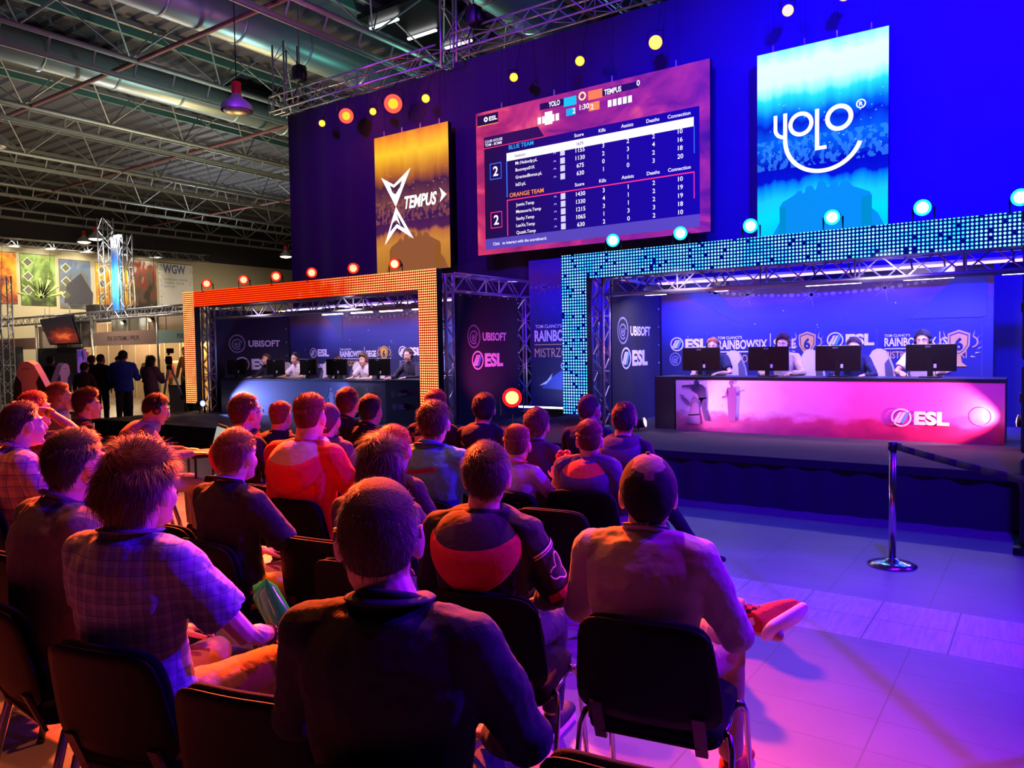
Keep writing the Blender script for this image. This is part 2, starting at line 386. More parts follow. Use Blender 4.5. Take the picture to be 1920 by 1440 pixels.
# stage decks
CARP = mat('2c2a30', .95, bump=.4, bscale=120)
def stage(x0, x1, y0, y1, h, lab):
    r = thing('stage_platform', lab, 'stage', ((x0+x1)/2, y0, 0))
    q = B(((x0+x1)/2, y0, 0)); q.box(((x0+x1)/2, (y0+y1)/2, h-.04), (x1-x0, y1-y0, .08), CARP); q.build('deck', r)
    q = B(((x0+x1)/2, y0, 0)); n = int((x1-x0)/.06); vs = []; fs = []
    for k in range(n+1):
        xx = x0+(x1-x0)*k/n; yy = y0+.03+.018*sin(k*1.1)+.01*sin(k*.37); vs += [(xx, yy, 0), (xx, yy, h-.08)]
    for k in range(n): fs.append((2*k, 2*k+2, 2*k+3, 2*k+1))
    q.add(vs, fs, mat('30303a', .9)); q.build('skirt', r, True)
    q = B(((x0+x1)/2, y0, 0)); q.box(((x0+x1)/2, (y0+y1)/2+.1, (h-.1)/2), (x1-x0-.1, y1-y0-.1, h-.1), BLACK); q.build('understructure', r)
stage(-16.3, -6.95, 8.05, 12.45, .40, 'low black stage platform under the orange LED frame')
stage(-6.9, 1.6, 8.05, 12.45, .54, 'black carpeted stage platform under the blue LED frame')
# black drape behind the stages with folds
def drape(x0, x1, z0, z1, lab):
    cx = (x0+x1)/2; n = int((x1-x0)/.12); vs = []; fs = []
    for k in range(n+1):
        xx = x0+(x1-x0)*k/n; yy = 12.78+.012*sin(k*.9)+.012*sin(k*.31)
        vs += [(xx-cx, yy-12.8, 0), (xx-cx, yy-12.8, z1-z0)]
    for k in range(n): fs.append((2*k, 2*k+2, 2*k+3, 2*k+1))
    q = B(); q.add(vs, fs, DRAPE); q.box((0, .1, (z1-z0)/2), (x1-x0, .06, z1-z0), BLACK)
    tag(q.build('stage_drape', None, True, loc=(cx, 12.8, z0)), lab, 'curtain', 'black drapes behind the stages')
drape(-15.65, -10.3, 0, 7.62, 'black drape behind the orange portrait screen, left and lower')
drape(-10.3, 3.2, 0, 7.72, 'tall black drape behind the wide scoreboard and blue portrait screen')
truss((-15.9, 12.6, 7.85), (-10.5, 12.6, 7.85), .36, 'metal lighting truss along the top of the left drape')
truss((-10.1, 12.6, 7.98), (3.3, 12.6, 7.98), .36, 'metal lighting truss along the top of the long drape')
truss((-15.6, 12.7, 7.6), (-15.6, 12.7, 9.3), .42, 'upright truss stub at the far left end of the drape', group=None)
truss((-10.2, 12.7, 7.6), (-10.2, 12.7, 9.3), .42, 'upright truss tower where the two drapes meet')
for x0, lab in ((-14.6, 'black chain hoist on the left lighting truss'), (-9.4, 'black chain hoist beside the upright truss tower')):
    r = thing('chain_hoist', lab, 'hoist', (x0, 12.30, 8.1))
    q = B(); q.rbox((0, 0, .2), (.28, .24, .36), .05, DARKM); q.ell((.16, 0, .16), (.08, .08, .12), DARKM); q.build('motor', r, True)
    q = B(); q.tube([(0, 0, .38), (0, 0, 2.2)], .015, CHROME, 6); q.build('chain', r)
    q = B(); q.tube([(-.1, 0, .5), (-.14, .1, .0), (-.2, 0, -.25)], .012, BLACK, 5); q.build('cable', r)
# ---------------------------------------------------------------- screens
def screen(name, x0, x1, z0, z1, y, m, lab, cat='screen'):
    r = thing(name, lab, cat, ((x0+x1)/2, y, z0))
    q = B(); q.box((0, .06, (z1-z0)/2), (x1-x0, .1, z1-z0), BLACK); q.build('housing', r)
    q = B(); q.add([(x0-(x0+x1)/2, 0, 0), (x1-(x0+x1)/2, 0, 0), (x1-(x0+x1)/2, 0, z1-z0), (x0-(x0+x1)/2, 0, z1-z0)], [(0, 1, 2, 3)], m); q.build('display', r)
    q = B()
    n = 4
    for k in range(n):
        xx = (x0-x1)/2+(x1-x0)*(k+.5)/n; q.tube([(xx, .05, z1-z0), (xx, .05, z1-z0+.12)], .014, ALU, 5); q.tube([(xx, .07, z1-z0+.1), (xx, .09, 7.68-z0)], .004, BLACK, 4)
    q.build('hanging_bracket', r)
    return r
def portrait_mat(name, stops, glowc, dotc, st):
    t = NT(name); co, x, y, z = t.coord('Generated')
    _, ox, oy, oz = t.coord()
    wob = t.n('TexNoise', {'Vector': co, 'Scale': 3.0, 'Detail': 3}).outputs['Fac']
    wob2 = t.n('TexNoise', {'Vector': t.n('Mapping', {0: co, 3: (5, 1, 1.2)}).outputs[0], 'Scale': 2.0, 'Detail': 2}).outputs['Fac']
    f = t.math('ADD', z, t.math('MULTIPLY', t.math('SUBTRACT', wob2, .5), .10))
    c = t.ramp(f, stops)
    vo = t.n('TexVoronoi', {'Vector': t.n('Mapping', {0: co, 3: (1, 1, 1.45)}).outputs[0], 'Scale': 26.0}); d = vo.outputs['Distance']
    rnd = t.n('SeparateColor', {0: vo.outputs['Color']}).outputs[0]
    star = t.math('MULTIPLY', t.math('LESS_THAN', d, .11), t.math('GREATER_THAN', rnd, .55))
    band = t.math('MULTIPLY', t.math('GREATER_THAN', z, .38), t.math('LESS_THAN', z, .72))
    c = t.mix(t.math('MULTIPLY', t.math('MULTIPLY', star, band), .8), c, dotc)
    n2 = t.n('TexNoise', {'Vector': co, 'Scale': 22.0, 'Detail': 4}).outputs['Fac']
    band2 = t.math('MULTIPLY', t.math('GREATER_THAN', z, .36), t.math('LESS_THAN', z, .52))
    c = t.mix(t.math('MULTIPLY', band2, t.math('MULTIPLY', t.math('GREATER_THAN', n2, .5), .3)), c, glowc)
    return t.emis(c, st)
WH = mat('ffffff', emit=1.6)
def team_silhouette(q, cx, z0, w, m):
    pts = [(-.92, -.55), (-.70, .02), (-.66, .20), (-.78, .22), (-.72, .35), (-.5, .5), (-.42, .60), (-.36, .60), (-.34, .52), (-.3, .54), (-.28, .68), (-.2, .72), (-.14, .66), (-.12, .56), (-.08, .62), (-.06, .76), (.02, .80), (.08, .74), (.1, .62), (.15, .60), (.18, .72), (.25, .78), (.3, .70), (.32, .58), (.36, .68), (.46, .72), (.52, .64), (.56, .56), (.86, .36), (.9, .26), (.74, .26), (.72, .16), (1.0, -.2), (1.12, -.55)]
    # fan of quads down to the base line so the outline stays clean
    for (a, b2) in zip(pts[:-1], pts[1:]):
        if abs(a[0]-b2[0]) < .002: continue
        q.add([(cx+a[0]*w, -.004, z0), (cx+b2[0]*w, -.004, z0), (cx+b2[0]*w, -.004, z0+(b2[1]+.55)*w*.72), (cx+a[0]*w, -.004, z0+(a[1]+.55)*w*.72)], [(0, 1, 2, 3)], m)
OR = portrait_mat('orange_portrait', [(0, 'a8702a'), (.1, 'b8782c'), (.2, 'c98430'), (.27, 'b86a34'), (.30, '50204a'), (.40, '38184c'), (.52, '6a3a40'), (.62, '48203c'), (.68, 'a05420'), (.76, 'd88a18'), (.86, 'ffc81a'), (.93, 'ffa818'), (1, 'e87818')], 'c06840', 'ffd0a0', 1.1)
r = screen('led_portrait_screen', -12.40, -10.27, 3.44, 6.45, 12.5, OR, 'orange portrait LED screen with white hourglass-shaped emblem on the left drape')
q = B(); SIL = mat('9a5c28', emit=.9); team_silhouette(q, .02, 0.0, .88, SIL); q.build('silhouette', r)
q = B(); y0 = -.012
def tri_emblem(q, cx, cz, k):
    for sgn in (1, -1):
        g = 1 if sgn > 0 else 1.05
        P = lambda a, b2: (cx+a*k, y0, cz+sgn*b2*k*g)
        tip = [(-.55, .88), (-.06, .62), (.58, 1.0), (0, 0)]
        inn = [(-.22, .62), (-.06, .54), (.26, .70), (0, .16)]
        if sgn < 0: tip = [(-.46, .98), (.02, .56), (.64, .90), (0, 0)]; inn = [(-.26, .66), (.02, .46), (.34, .62), (0, .14)]
        for i in range(4):
            j = (i+1) % 4; q.add([P(*tip[i]), P(*tip[j]), P(*inn[j]), P(*inn[i])], [(0, 1, 2, 3)], WH)
        q.add([P(-.14, .42), P(0, .34), P(.16, .52), P(0, .14)], [(0, 1, 2, 3)], WH)
tri_emblem(q, -.44, 1.43, .78); q.build('emblem', r)
q = B(); q.text('TEMPUS', (-.22, -.012, 1.36), XA, ZA, .25, WH, w=.92, bold=.03, shear=.18)
q.prism([(.82, .06), (1.0, .20), (.82, .36), (.87, .21)], (0, -.012, 1.32), XA, ZA, .003, WH); q.build('lettering', r)
BL = portrait_mat('blue_portrait', [(0, '00b4ff'), (.1, '00c8ff'), (.2, '10b8ff'), (.27, '0078f8'), (.30, '0010b0'), (.38, '0008a0'), (.50, '0058d0'), (.60, '0018a8'), (.65, '0060e0'), (.74, '20d0ff'), (.82, 'c8ffff'), (.92, 'd0ffff'), (1, '80e8f8')], '40a8ff', 'a0f0ff', 1.35)
r = screen('led_portrait_screen', -3.88, -1.97, 3.44, 6.32, 12.5, BL, 'blue portrait LED screen with white smiling-face emblem on the right drape')
q = B(); team_silhouette(q, .02, 0, .80, mat('0090d8', emit=1.0)); q.build('silhouette', r)
q = B(); y1 = -.012
U = lambda px, pz: (px, y1, pz)
cxz = lambda zx, zz: ((zx-760)/760*1.91, (2.88-(zz-255)/1060*2.88))
# smiling-face wordmark: y, o, l, o, smile, registered sign
def bar(a, b2, w):
    d = V((b2[0]-a[0], 0, b2[1]-a[1])).normalized(); n = V((-d.z, 0, d.x))*w/2
    A = V((a[0], y1, a[1])); C = V((b2[0], y1, b2[1])); q.add([A-n, C-n, C+n, A+n], [(0, 1, 2, 3)], WH)
q.ring((-.278, y1, 1.685), .188, .128, XA, ZA, .004, WH); q.ring((.28, y1, 1.685), .200, .135, XA, ZA, .004, WH)
bar((-.038, 1.87), (-.038, 1.25), .06); bar((-.068, 1.275), (.10, 1.275), .055)
bar((-.665, 1.88), (-.665, 1.66), .055); q.ring((-.53, y1, 1.66), .163, .107, XA, ZA, .004, WH, pi, 1.52*pi, 8)
bar((-.515, 1.89), (-.515, 1.45), .06)
q.ring((.045, y1, 1.46), .565, .505, XA, ZA, .004, WH, pi, 1.895*pi, 36, 1.045)
q.ring((.585, y1, 1.83), .068, .052, XA, ZA, .004, WH); q.text('R', (.56, y1, 1.80), XA, ZA, .06, WH, bold=.02); q.build('emblem', r)
# wide scoreboard
t = NT('game_picture'); co, x, y, z = t.coord('Generated')
n1 = t.n('TexNoise', {'Vector': co, 'Scale': 4.0, 'Detail': 6, 'Distortion': 1.5}).outputs['Fac']
c = t.ramp(n1, [(.25, '4a1050'), (.45, 'a82860'), (.6, 'd03868'), (.75, 'f06868')])
c2 = t.ramp(n1, [(.3, '2a10a0'), (.6, '8020a8'), (.75, 'c83090')])
c = t.mix(t.math('MULTIPLY', x, .8), c, c2)
SCR = t.emis(c, 1.15)
SX0, SX1, SZ0, SZ1 = -9.54, -4.66, 3.62, 6.46
r = screen('scoreboard_screen', SX0, SX1, SZ0, SZ1, 12.5, SCR, 'wide LED screen showing a purple match scoreboard')
cx = (SX0+SX1)/2
def E(c, s=1): return mat(c, emit=s)
def rect(q, x0, x1, z0, z1, m, y=-.008): q.add([(x0-cx, y, z0-SZ0), (x1-cx, y, z0-SZ0), (x1-cx, y, z1-SZ0), (x0-cx, y, z1-SZ0)], [(0, 1, 2, 3)], m)
q = B(); t = NT('table_bg'); co, x, y, z = t.coord('Generated')
TBG = t.emis(t.mix(x, '2a1048', '1808c0'), .8)
rect(q, -9.34, -4.84, 3.72, 5.72, TBG); rect(q, -9.34, -4.84, 3.72, 3.93, E('5a48b8'), -.010)
q.add([(-9.34-cx, -.008, 5.72-SZ0), (-7.9-cx, -.008, 5.72-SZ0), (-8.05-cx, -.008, 5.95-SZ0), (-9.34-cx, -.008, 5.95-SZ0)], [(0, 1, 2, 3)], E('30104a')); q.build('score_table', r)
q = B(); rect(q, -8.79, -4.94, 5.40, 5.555, E('f4ecff', 1.2), -.012)
rect(q, -8.80, -8.78, 4.70, 5.40, E('3878ff', 1.3), -.012); rect(q, -4.94, -4.925, 4.95, 5.4, E('3878ff', 1.0), -.012)
rect(q, -8.80, -4.93, 4.63, 4.65, E('ff3070', 1.3), -.012); rect(q, -8.80, -8.78, 3.95, 4.64, E('ff3070', 1.3), -.012); rect(q, -4.945, -4.93, 4.2, 4.64, E('ff3070', 1.3), -.012)
rect(q, -9.34, -7.9, 5.72, 5.735, E('ff3060', 1.2), -.012)
for zz, cc in ((5.25, '3070ff'), (4.29, 'ff3070')):
    for a in ((-9.2, -8.92, zz-.16, zz-.145), (-9.2, -8.92, zz+.145, zz+.16), (-9.2, -9.187, zz-.16, zz+.16), (-8.933, -8.92, zz-.16, zz+.16)): rect(q, *a, E(cc, 1.3), -.012)
for zz in (5.37, 5.22, 5.08, 4.93, 4.56, 4.42, 4.28, 4.14, 4.0): rect(q, -7.56, -7.46, zz-.055, zz+.055, E('d8d0ff', 1.1), -.012); q.ring((-7.68-cx, -.012, zz-SZ0), .03, .018, XA, ZA, .001, E('c8b8ff', 1), 0, pi, 8)
q.build('table_lines', r)
q = B(); TW = E('f2ecff', 1.25)
def T(s, x, z, h=.075, m=TW, al='c', w=None, bold=.01): q.text(s, (x-cx, -.014, z-h/2-SZ0), XA, ZA, h, m, w=w, bold=bold, align=al)
for hz in (5.635, 4.735):
    for s, x in (('Score', -7.15), ('Kills', -6.67), ('Assists', -6.17), ('Deaths', -5.68), ('Connection', -5.2)): T(s, x, hz, .06)
T('BLUE TEAM', -8.73, 5.66, .08, E('20a8ff', 1.2), 'l'); T('ORANGE TEAM', -8.73, 4.73, .08, E('ff9020', 1.2), 'l')
T('2', -9.06, 5.25, .18, bold=.02); T('2', -9.06, 4.29, .18, bold=.02); T('CLUB HOUSE', -9.31, 5.86, .05, al='l'); T('TDM - BOMB', -9.31, 5.79, .05, al='l')
DK = E('605880', .5)
T('Geekson', -8.6, 5.475, .05, DK, 'l'); T('1675', -7.13, 5.475, .055, DK)
for i, (nm, a) in enumerate((('Mr.Nobody.pL', ('1155', '3', '2', '2', '10')), ('Booneyx01K', ('1130', '2', '3', '4', '16')), ('GrantedBonus.pL', ('675', '0', '1', '2', '18')), ('IsiD.pL', ('630', '1', '0', '3', '20')))):
    T(nm, -8.58, (5.33, 5.20, 5.06, 4.92)[i], .06, al='l')
    for s, x in zip(a, (-7.13, -6.65, -6.16, -5.67, -5.18)): T(s, x, (5.36, 5.22, 5.08, 4.94)[i], .075)
for i, (nm, a) in enumerate((('Jumix.Temp', ('1430', '3', '1', '2', '10')), ('Meteooris.Temp', ('1330', '4', '1', '2', '19')), ('Saxhy.Temp', ('1215', '3', '1', '2', '19')), ('LanXs.Temp', ('1065', '1', '3', '3', '18')), ('Quzah.Temp', ('630', '2', '0', '2', '10')))):
    T(nm, -8.58, 4.53-.135*i, .06, al='l')
    for s, x in zip(a, (-7.13, -6.65, -6.16, -5.67, -5.18)): T(s, x, 4.56-.14*i, .075)
T('Click   to interact with the scoreboard.', -9.15, 3.82, .055, al='l')
q.build('lettering', r)
q = B()
rect(q, -9.5, -8.98, 6.20, 6.40, E('201038', .8)); rect(q, -9.5, -8.98, 6.185, 6.2, E('ff9048', 1.2)); q.ring((-9.28-cx, -.012, 6.30-SZ0), .05, .02, XA, ZA, .001, TW)
q.text('ESL', (-9.2-cx, -.014, 6.26-SZ0), XA, ZA, .08, TW, bold=.03, w=.2)
rect(q, -8.0, -7.25, 6.24, 6.36, E('281048', .8)); rect(q, -6.85, -5.95, 6.24, 6.36, E('281048', .8))
q.text('YOLO', (-7.8-cx, -.014, 6.26-SZ0), XA, ZA, .09, TW, bold=.03, w=.25); q.text('TEMPUS', (-6.62-cx, -.014, 6.25-SZ0), XA, ZA, .09, TW, bold=.03, w=.34)
rect(q, -7.47, -7.2, 6.20, 6.36, E('10b8e8', 1.2), -.01); rect(q, -6.95, -6.66, 6.22, 6.38, E('ff7828', 1.2), -.01); rect(q, -7.42, -7.22, 6.02, 6.15, E('10a8e0', 1.2), -.01); rect(q, -6.94, -6.72, 6.02, 6.17, E('ff8830', 1.1), -.01)
for s, x, z in (('2', -7.28, 6.045), ('2', -6.9, 6.045), ('1:30', -7.13, 6.08), ('0', -5.98, 6.28)): q.text(s, (x-cx, -.016, z-SZ0), XA, ZA, .09, TW, bold=.02)
q.ring((-7.07-cx, -.016, 6.32-SZ0), .08, .05, XA, ZA, .002, E('ffe8a0', 1.2), n=10)
for i in range(5): rect(q, -8.05+.1*i, -7.975+.1*i, 5.98, 6.11, TW, -.012); rect(q, -6.55+.1*i, -6.475+.1*i, 6.02, 6.14, TW, -.012)
rect(q, -7.89, -7.72, 5.94, 6.18, TW, -.013); q.build('match_banner', r)
# ---------------------------------------------------------------- LED dot frames
def dots(name, pit, ca, cb, halo, st, axis_fn=None, drop=.03, rout=.38, hb=.35):
    t = NT(name); co, x, y, z = t.coord()
    fx = t.math('SUBTRACT', t.math('FRACT', t.math('DIVIDE', x, pit)), .5); fz = t.math('SUBTRACT', t.math('FRACT', t.math('DIVIDE', z, pit)), .5)
    d = t.math('SQRT', t.math('ADD', t.math('MULTIPLY', fx, fx), t.math('MULTIPLY', fz, fz)))
    on = t.n('MapRange', {0: d, 1: rout, 2: rout*.62, 3: 0., 4: 1.}).outputs[0]
    cx_ = t.math('FLOOR', t.math('DIVIDE', x, pit)); cz_ = t.math('FLOOR', t.math('DIVIDE', z, pit))
    wn = t.n('TexWhiteNoise', {'Vector': t.n('CombineXYZ', {0: cx_, 1: cz_, 2: 0.}).outputs[0]}, noise_dimensions='3D').outputs['Value']
    lo = t.n('TexNoise', {'Vector': t.n('CombineXYZ', {0: cx_, 1: cz_, 2: 0.}).outputs[0], 'Scale': .13, 'Detail': 3}).outputs['Fac']
    lit = t.math('GREATER_THAN', t.math('ADD', wn, t.math('MULTIPLY', lo, .0)), drop)
    if axis_fn: f = axis_fn(t, x, z, wn, lo)
    else: f = lo
    c = t.ramp(f, [(.3, ca), (.7, cb)])
    amp = t.math('MULTIPLY', t.math('MULTIPLY', on, lit), 1.)
    c = t.mix(amp, halo, c)  # bloom between the dots is painted into the panel
    return t.emis(c, t.math('ADD', t.math('MULTIPLY', amp, st), hb))
def led_frame(x0, x1, y, z0, z1, band, post, m, lab, loc_y=0):
    r = thing('pixel_arch', lab, 'LED arch', (x0, y, z0)); D = .14
    def panel(a, b2, c, d):
        q = B(); q.box(((a+b2)/2, D/2+.005, (c+d)/2), (b2-a, D, d-c), BLACK); q.add([(a, 0, c), (b2, 0, c), (b2, 0, d), (a, 0, d)], [(0, 1, 2, 3)], m)
        return q
    w, h = x1-x0, z1-z0
    panel(0, post, 0, h-band).build('led_post', r); panel(w-post, w, 0, h-band).build('led_post', r); panel(0, w, h-band, h).build('led_beam', r)
    return r
def _om(t, x, z, wn, lo):
    e = t.n('MapRange', {0: x, 1: 3.2, 2: 6.9, 3: .1, 4: .72}).outputs[0]; e2 = t.math('MULTIPLY', t.math('LESS_THAN', x, .42), .62)
    return t.math('ADD', t.math('MAXIMUM', e, e2), t.math('MULTIPLY', t.math('SUBTRACT', lo, .5), .5))
ORD = dots('amber_dots', .0435, 'ff4a10', 'ffdc80', 'd80c00', 1.8, _om, .0, .36, .75)
led_frame(-15.87, -8.45, 9.9, .62, 3.09, .34, .42, ORD, 'orange LED pixel frame around the left stage')
BLD = dots('cyan_dots', .0435, '18d0f0', '98ffe8', '0418c8', 1.9, lambda t, x, z, wn, lo: t.math('ADD', lo, t.math('MULTIPLY', t.math('SUBTRACT', wn, .5), .25)), .05)
led_frame(-6.0, 1.3, 9.9, .72, 3.09, .36, .42, BLD, 'cyan LED pixel frame around the right stage')
for (a, b2, st_, nm) in ((-15.42, -8.9, .4, 'left'), (-5.56, .9, .54, 'right')):
    for xx, sd in ((a, 'left'), (b2, 'right')):
        if nm == 'right' and sd == 'right': continue
        truss((xx+(.06 if sd == 'left' else .40), 10.18, st_), (xx+(.06 if sd == 'left' else .40), 10.18, 3.0), .19, 'upright silver truss leg behind the %s post of the %s LED frame' % (sd, {'left': 'orange', 'right': 'blue'}[nm]))
truss((-15.2, 10.25, 2.62), (-8.7, 10.25, 2.62), .26, 'horizontal silver truss behind the orange LED beam')
truss((-5.4, 10.25, 2.62), (1.2, 10.25, 2.62), .26, 'horizontal silver truss behind the blue LED beam')
truss((-8.45, 10.2, 2.86), (-8.4, 12.4, 2.86), .30, 'silver truss running back along the top of the right side wall of the orange stage', m=mat('d0c8e8', .3, .7))
truss((-5.45, 10.4, 2.86), (-5.45, 12.2, 2.86), .26, 'silver truss running back over the left side wall of the blue stage')
truss((-8.4, 12.45, .5), (-8.4, 12.45, 2.7), .2, 'slim upright truss at the rear end of the black logo wall', r=.018)
# ---------------------------------------------------------------- printed walls
def swirl(q, o, ux, uz, r, m):
    'concentric swirl disc'
    q.ring(o, r, r*.86, ux, uz, .003, m, sy=1.12); q.ring(V(o)+V(ux)*r*.0+V(uz)*-r*.08, r*.66, r*.52, ux, uz, .003, m, .3, 5.4); q.ring(V(o)+V(ux)*r*.03-V(uz)*r*.12, r*.36, r*.22, ux, uz, .003, m, 2.0, 7.5); q.ring(V(o)-V(uz)*r*.1, r*.12, 0.001, ux, uz, .003, m)
def esl(q, o, ux, uz, h, m, mb, txt=True):
    'round striped mark and letters; o centre of the disc, h = letter height'
    o = V(o); ux = V(ux); uz = V(uz); R = h*.78
    q.ring(o, R, R*.84, ux, uz, .003, m)
    for k, (a, mm_) in enumerate(((-.38, m), (.0, m), (.36, mb))):
        w = R*.15; c = o+ux*(a*R)
        q.prism([(-w-R*.30, -R*.55), (w-R*.30, -R*.62), (w+R*.30, R*.62), (-w+R*.30, R*.55)], c, ux, uz, .003, mm_)
    if txt: q.text('ESL', o+ux*(R*1.25)-uz*(h*.5), ux, uz, h, m, w=h*2.6, bold=.05)
PW = mat('e8e4ee', .6); PB = mat('58a8e8', .6); PG = mat('8d8aa8', .6); GOLD = mat('d8a83a', .5); NAVY = mat('16163a', .8, key='navy')
def side_wall(x, y0, y1, z0, z1, lab, flip, zl=(1.97, 1.54), yl=11.0, rz=0):
    'thin printed wall in the YZ plane facing +X if flip else -X'
    r = thing('logo_wall', lab, 'printed wall', (x, y0, z0), rz)
    q = B((x, y0, z0)); q.box((x, (y0+y1)/2, (z0+z1)/2), (.05, y1-y0, z1-z0), mat('242238', .85, bump=.15, bscale=20)); q.build('panel', r)
    sx = x+(.027 if flip else -.03); ux, uz = (V((0, 1, 0)), ZA)
    if True:
        q = B((x, y0, z0)); swirl(q, (sx, yl-.02, zl[0]), ux, uz, .19, PG); q.build('swirl_logo', r)
        q = B((x, y0, z0)); q.text('UBISOFT', (sx+.002, yl+.24, zl[0]-.07), ux, uz, .14, PW, w=.74, bold=.03); esl(q, (sx+.002, yl+.08, zl[1]), ux, uz, .22, PW, PB); q.build('lettering', r)
    q = B((x, y0, z0))
    for k in range(7): q.ell((sx, y1-.06, z0+.3+k*(z1-z0-.4)/6), .012, PW, n=6, k=4); q.ell((sx, y0+.1+k*(y1-y0-.2)/6, z1-.03), .012, PW, n=6, k=4)
    q.build('eyelet', r)
    return r
# seen from the camera these walls show their faces towards +X
side_wall(-8.5, 10.46, 12.4, .4, 2.7, 'black side wall with white swirl and striped-disc logos right of the orange frame', True, (1.95, 1.52), 10.95)
side_wall(-5.45, 10.4, 12.15, .54, 2.75, 'black side wall with white logos just inside the blue frame', True, (1.97, 1.54), 10.78)
side_wall(-15.60, 10.35, 12.18, .4, 2.7, 'black side wall with white logos inside the orange frame', True, (1.94, 1.46), 10.98, rad(-19))
def backdrop_mat(name, tint='1c1c48', scale=1.0):
    t = NT(name); co, x, y, z = t.coord('Generated'); _, ox, oy, oz = t.coord()
    n = t.n('TexNoise', {'Vector': t.n('Mapping', {0: co, 3: (2, 1, 7)}).outputs[0], 'Scale': 2.5, 'Detail': 5}).outputs['Fac']
    f = t.math('ADD', z, t.math('MULTIPLY', t.math('SUBTRACT', n, .5), .16))
    c = t.ramp(f, [(0, '2a2a50'), (.25, '181838'), (.5, '1c1c48'), (.66, '2c3478'), (.78, '3c3a80'), (.86, '604050'), (.93, '504068'), (1, '302c68')])
    vo = t.n('TexVoronoi', {'Vector': t.n('Mapping', {0: co, 3: (2.4, 1, 1)}).outputs[0], 'Scale': 14.0})
    st = t.math('MULTIPLY', t.math('LESS_THAN', vo.outputs['Distance'], .055), t.math('MULTIPLY', t.math('GREATER_THAN', z, .45), t.math('LESS_THAN', z, .8)))
    c = t.mix(st, c, 'd0d8ff')
    return t.base(c, .7)
def stadium_glow(q, x0, x1, zc, sag, n, y, r0=.05):
    m = mat('8a7c80', .7, key='glow'); m2 = mat('5c5890', .7, key='glow2')
    for k in range(n):
        f = (k+.5)/n; xx = x0+(x1-x0)*f; zz = zc-sag*(1-(2*f-1)**2)
        q.ring((xx, y, zz), r0*.6*(1+.3*sin(k*2.1)), .0005, XA, ZA, .002, m, n=10, sy=.8)
    for f in (.2, .48, .78):
        xx = x0+(x1-x0)*f; zz = zc-sag*(1-(2*f-1)**2)
        for a in range(0, 12):
            an = a*pi/6+.2; L = .20 if a % 2 else .12
            q.prism([(-.008*sin(an), .008*cos(an)), (L*cos(an), L*sin(an)), (.008*sin(an), -.008*cos(an))], (xx, y, zz), XA, ZA, .002, m)
def trophy(q, cx, cz, y, k):
    G = GOLD; D = NAVY; Wm = PW
    P = lambda pts, m, dy=0: q.prism([(a*k, b2*k) for a, b2 in pts], (cx, y-dy, cz), XA, ZA, .002, m)
    q_s = [(0, .62), (.42, .46), (.40, -.05), (.22, -.36), (0, -.52), (-.22, -.36), (-.40, -.05), (-.42, .46)]
    P(q_s, G); P([(a*.84, b2*.84+.01) for a, b2 in q_s], D, .003); P([(a*.76, b2*.76+.01) for a, b2 in q_s], G, .006)
    q.text('6', (cx-.16*k, y-.010, cz-.25*k), XA, ZA, .5*k, D, w=.32*k, bold=.04)
    P([(-.08, -.5), (.08, -.5), (.12, -.78), (.32, -.95), (-.32, -.95), (-.12, -.78)], G)
    for s_ in (1, -1):
        q.ring((cx+s_*.46*k, y, cz+.1*k), .26*k, .20*k, XA, ZA, .002, G, -1.4 if s_ > 0 else pi-1.3, 1.3 if s_ > 0 else pi+1.4, 10)
        for i in range(6):
            a = -.9+i*.33; rr = .80
            px, pz = s_*rr*cos(a)*.9, rr*sin(a)*.75-.05; an = (a+1.2)
            dx, dz = s_*.2*cos(an-.7), .2*sin(an-.7)+.05
            P([(px-.02, pz-.03), (px+dx, pz+dz), (px+.03, pz+.03)] if s_ > 0 else [(px+.02, pz-.03), (px-.03, pz+.03), (px+dx, pz+dz)], Wm)
def siege(q, x, z, y, k, w=1.0, full=True):
    q.text("TOM CLANCY'S", (x, y, z+.20*k), XA, ZA, .05*k, PW, w=.5*k, bold=.02)
    q.text('RAINBOWSIX', (x, y, z), XA, ZA, .17*k, PW, w=1.0*k, bold=.03)
    q.box((x+.5*k, y, z-.06*k), (1.0*k, .002, .02*k), PW)
    if full:
        q.box((x+1.06*k, y, z+.08*k), (.015*k, .002, .42*k), PW); q.text('SIEGE', (x+1.12*k, y, z), XA, ZA, .17*k, PW, w=.42*k, bold=.03)
    q.text('MISTRZOSTWA POLSKI', (x, y, z-.27*k), XA, ZA, .15*k, GOLD, w=(1.55 if full else 1.5)*k, bold=.005)
def backdrop(x0, x1, z0, z1, y, lab, logos, nm):
    r = thing('printed_backdrop', lab, 'banner', ((x0+x1)/2, y, z0)); off = ((x0+x1)/2, y, z0)
    q = B(off); q.box(((x0+x1)/2, y+.03, (z0+z1)/2), (x1-x0, .04, z1-z0), backdrop_mat(nm)); q.build('panel', r)
    q = B(off); logos(q); q.build('print', r); return r
Yb = 12.15
def L1(q):
    stadium_glow(q, -13.6, -10.4, 2.62, .16, 26, Yb-.0)
    q.prism([(-13.9, 2.7), (-13.2, 2.0), (-13.19, 2.0), (-13.2, 2.7)], (0, Yb, 0), XA, ZA, .002, mat('39406f', .7))
    esl(q, (-14.2, Yb, 1.70), XA, ZA, .15, PW, PB); siege(q, -13.3, 1.60, Yb, .75)
    trophy(q, -11.9, 1.66, Yb, .28); esl(q, (-11.85+.5, Yb, 1.70), XA, ZA, .15, PW, PB); swirl(q, (-11.35, Yb, 1.40), XA, ZA, .1, PG); q.text('UBISOFT', (-11.2, Yb, 1.36), XA, ZA, .08, PW, bold=.03)
    swirl(q, (-14.2, Yb, 1.40), XA, ZA, .1, PG); q.text('UBISOFT', (-14.05, Yb, 1.36), XA, ZA, .08, PW, bold=.03)
